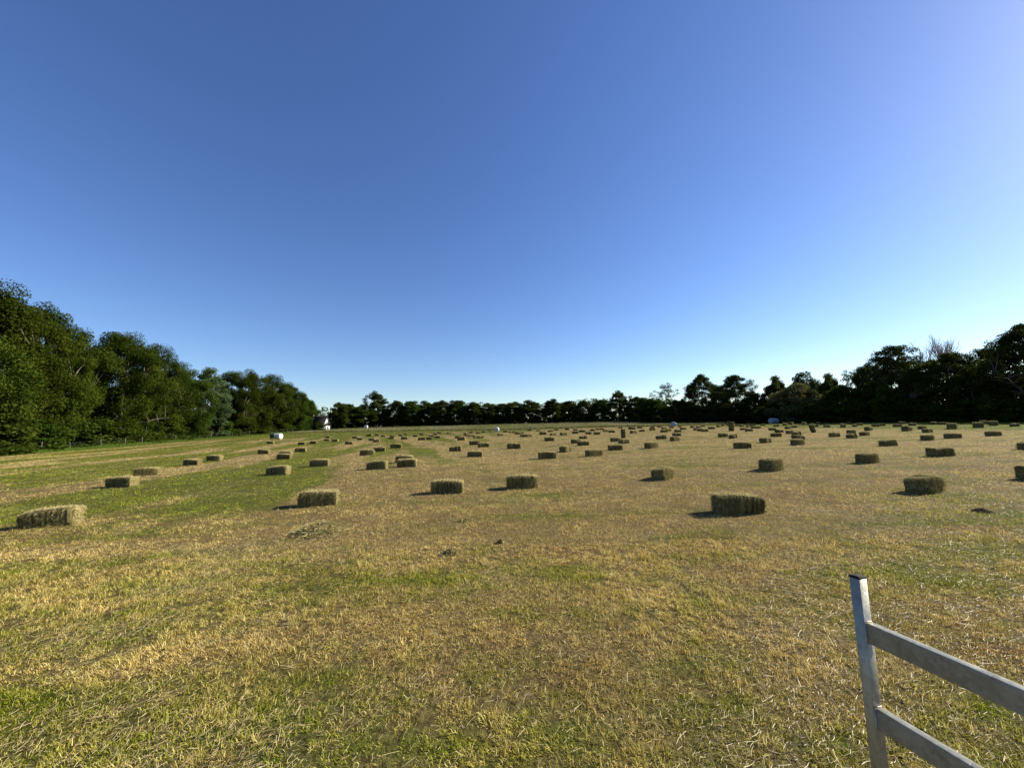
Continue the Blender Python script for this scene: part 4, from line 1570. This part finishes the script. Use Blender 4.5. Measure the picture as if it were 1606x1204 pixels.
GL, GF, GR = 'trees of the wood on the left', 'trees of the far row', 'trees along the right side'
for row in """
oakA|-150 400 130 3.0|L|huge leafy oak cut off by the left edge of the photo
oakB|-8 436 105 4.0|L|tallest olive oak of the left wood, its top at the left edge
oakA|72 470 75 3.0|L|olive oak beside the tallest one, one branch reaching out to the right
oakD|132 512 55 11.0|L|darker tree between the olive oak with the reaching branch and the broad domed oak
oakB|198 516 66 3.0|L|broad domed oak of the left wood, third from the left edge, knobbly top
oakC|250 537 48 5.0|L|green tree leaning on the right shoulder of the broad domed oak
oakD|288 566 42 3.0|L|green tree with sloping top just left of the grey green tree
poplar|328 574 36 3.0|L|grey green fine leaved tree in the middle of the left wood
poplar|360 580 28 9.0|L|narrow grey green tree behind the right side of the grey green one
oakA|394 577 40 3.0|L|dark olive round tree right of the grey green trees
oakC|428 585 36 3.0|L|dense green tree right of the dark olive round tree
oakB|452 598 30 3.0|L|olive tree above the white wrapped bale
oakD|474 613 24 3.0|L|small green tree near the right end of the left wood
oakC|488 627 15 3.0|L|last little tree at the right end of the left wood
bush|-20 640 60 1.5|B|wide green bush at the left edge under the tallest oak
bushB|48 655 48 2.5|B|olive bush second from the left edge, behind the first fence stakes
bush|105 650 44 2.5|B|leafy green bush under the oak with the reaching branch
bushB|160 655 40 2.5|B|olive bush under the darker tree left of the broad domed oak
bush|216 652 36 2.5|B|green bush below the broad domed oak
bushB|258 655 30 2.5|B|bush behind the cluster of pale fence stakes
bush|300 655 28 2.5|B|green bush left below the grey green tree
bush|345 655 26 2.5|B|green bush right below the grey green tree
bushB|392 657 24 2.5|B|dark bush below the dark olive round tree
bush|436 660 20 1.5|B|green bush just above the white wrapped bale
bushB|463 664 14 0.5|B|small bush left of the farmhouse roof
rowA|533 630 14 -2|F|dark tree just right of the farmhouse
rowB|546 633 20 0|F|low round tree between the farmhouse tree and the lobed tall tree
lobed|591 612 23 0|F|tall lobed tree standing above the left part of the far row
rowC|570 634 18 -6|F|low dark tree in front of the lobed tall tree on its left
rowA|621 627 17 0|F|dark tree right of the lobed tall tree
rowB|645 628 16 0|F|tree with a forked pale trunk in the left part of the far row
rowC|667 627 16 4|F|brownish tree second right of the forked trunk tree
rowA|692 627 17 0|F|dark tree in the far row left of the white rimmed round bale
rowB|716 627 17 2|F|even topped green tree in the far row, two left of the white rimmed round bale
rowC|742 629 17 0|F|low green tree up and left of the white rimmed round bale
rowA|766 631 15 2|F|low dark tree straight above and left of the white rimmed round bale
rowB|787 632 14 4|F|lowest tree of the far row, just right of the white rimmed round bale
rowA|806 629 15 0|F|dark tree in the middle of the far row
rowC|830 626 17 0|F|broad dark tree left of the rounded olive one at mid row
rowC|866 624 14 -2|F|rounded olive tree with a clear dome in the middle of the far row
rowB|891 628 15 4|F|pale stemmed tree right of the rounded olive dome
rowA|915 627 16 0|F|level topped dark tree two right of the rounded olive dome
rowB|941 626 15 2|F|dark tree left of the second lobed tree
lobed|970 611 24 0|F|second lobed tree, with a stepped top, right of the middle of the far row
rowA|1000 621 18 4|F|low tree leaning on the right of the second lobed tree
airy|1043 600 22 4|F|thin airy tree through which the sky shows, left of the twin oaks
rowC|1022 623 22 -4|F|round dark bush like tree under the thin airy tree on its left
rowA|1060 626 18 -2|F|low dark tree between the thin airy tree and the twin oaks
twin|1098 586 33 0|R|left one of the twin oaks, tall with sky gaps
twin|1149 587 33 0|R|right one of the twin oaks, rounder top
rowA|1124 606 22 6|R|dark tree filling the gap between the twin oaks
rowA|1180 612 22 2|R|low tree right of the twin oaks
dome|1215 588 24 6|R|dark domed tree behind the pale bush on its left
dome|1256 582 26 8|R|airy domed tree rising behind the pale bush
willow|1248 599 44 -3|R|broad pale olive willow like tree behind the pale wrapped bale
dome|1298 584 22 5|R|dark domed tree just right of the pale willow like tree
rowA|1318 602 34 0|R|black green tree below the dark domed tree
airy|1332 578 24 7|R|thin airy tree between the dark dome and the tall open tree
rowA|1358 568 24 3|R|dark shoulder on the left of the tall open tree
open|1401 539 46 0|R|tall open tree with layered branches and sky gaps
bare|1468 519 46 5|R|nearly leafless grey tree with fine twigs behind the broad oak
broad|1478 553 62 0|R|broad dark oak in front of the bare tree
rowA|1430 580 32 -2|R|dark tree between the tall open tree and the broad oak
open|1540 545 34 3|R|dark open tree between the broad oak and the big one at the right edge
broad|1598 506 66 0|R|big dark tree at the right edge of the photo
broad|1700 490 70 0|R|big tree beyond the right edge, only its left fringe in view
twin|1520 575 36 -2|R|low dark tree under the open tree near the right edge
bushB|1385 603 24 -4|S|olive tinged bush under the tall open tree
bush|1345 622 28 -3|S|dark bush left of the olive tinged one
bush|1432 622 34 -5|S|dark bush under the left half of the broad oak
bushB|1512 626 34 -5|S|olive bush right under the broad oak
bush|1475 634 30 -5|S|black green bush below the middle of the broad oak
bushB|1585 624 38 -5|S|yellowish bush under the big tree at the right edge
bush|1290 630 34 -4|S|dark bush right of the pale willow like tree
bush|1196 636 26 -3|S|dark bush behind and left of the pale wrapped bale
bush|1545 638 30 -5|S|black green bush between the two olive ones at right
bush|1648 620 40 -5|S|bush at the very right edge of the photo
rowA|1235 622 34 -2|R|dark lower tree in the shade under the pale willow like tree
rowA|1140 630 34 -3|F|dark undergrowth tree below the twin oaks
rowA|1085 634 30 -3|F|dark undergrowth tree left below the twin oaks
broad|1392 558 44 4|R|dense dark tree filling in behind the tall open tree
bush|500 660 9 -16|F|small dark shrub in front of the farmhouse
""".strip().split('\n'):
    a = [t.strip() for t in row.split('|')]
    px, top, hw, dd = [float(t) for t in a[1].split()]
    g_ = {'L': GL, 'F': GF, 'R': GR, 'B': 'bushes at the foot of the wood on the left', 'S': 'bushes under the trees on the right'}[a[2]]
    nm = 'bush' if a[2] in 'BS' else {'bare': 'bare_tree'}.get(a[0], 'broadleaf_tree')
    plant(a[0], px, top, hw, a[3], g_, dd, nm, 'bush' if nm == 'bush' else 'tree')
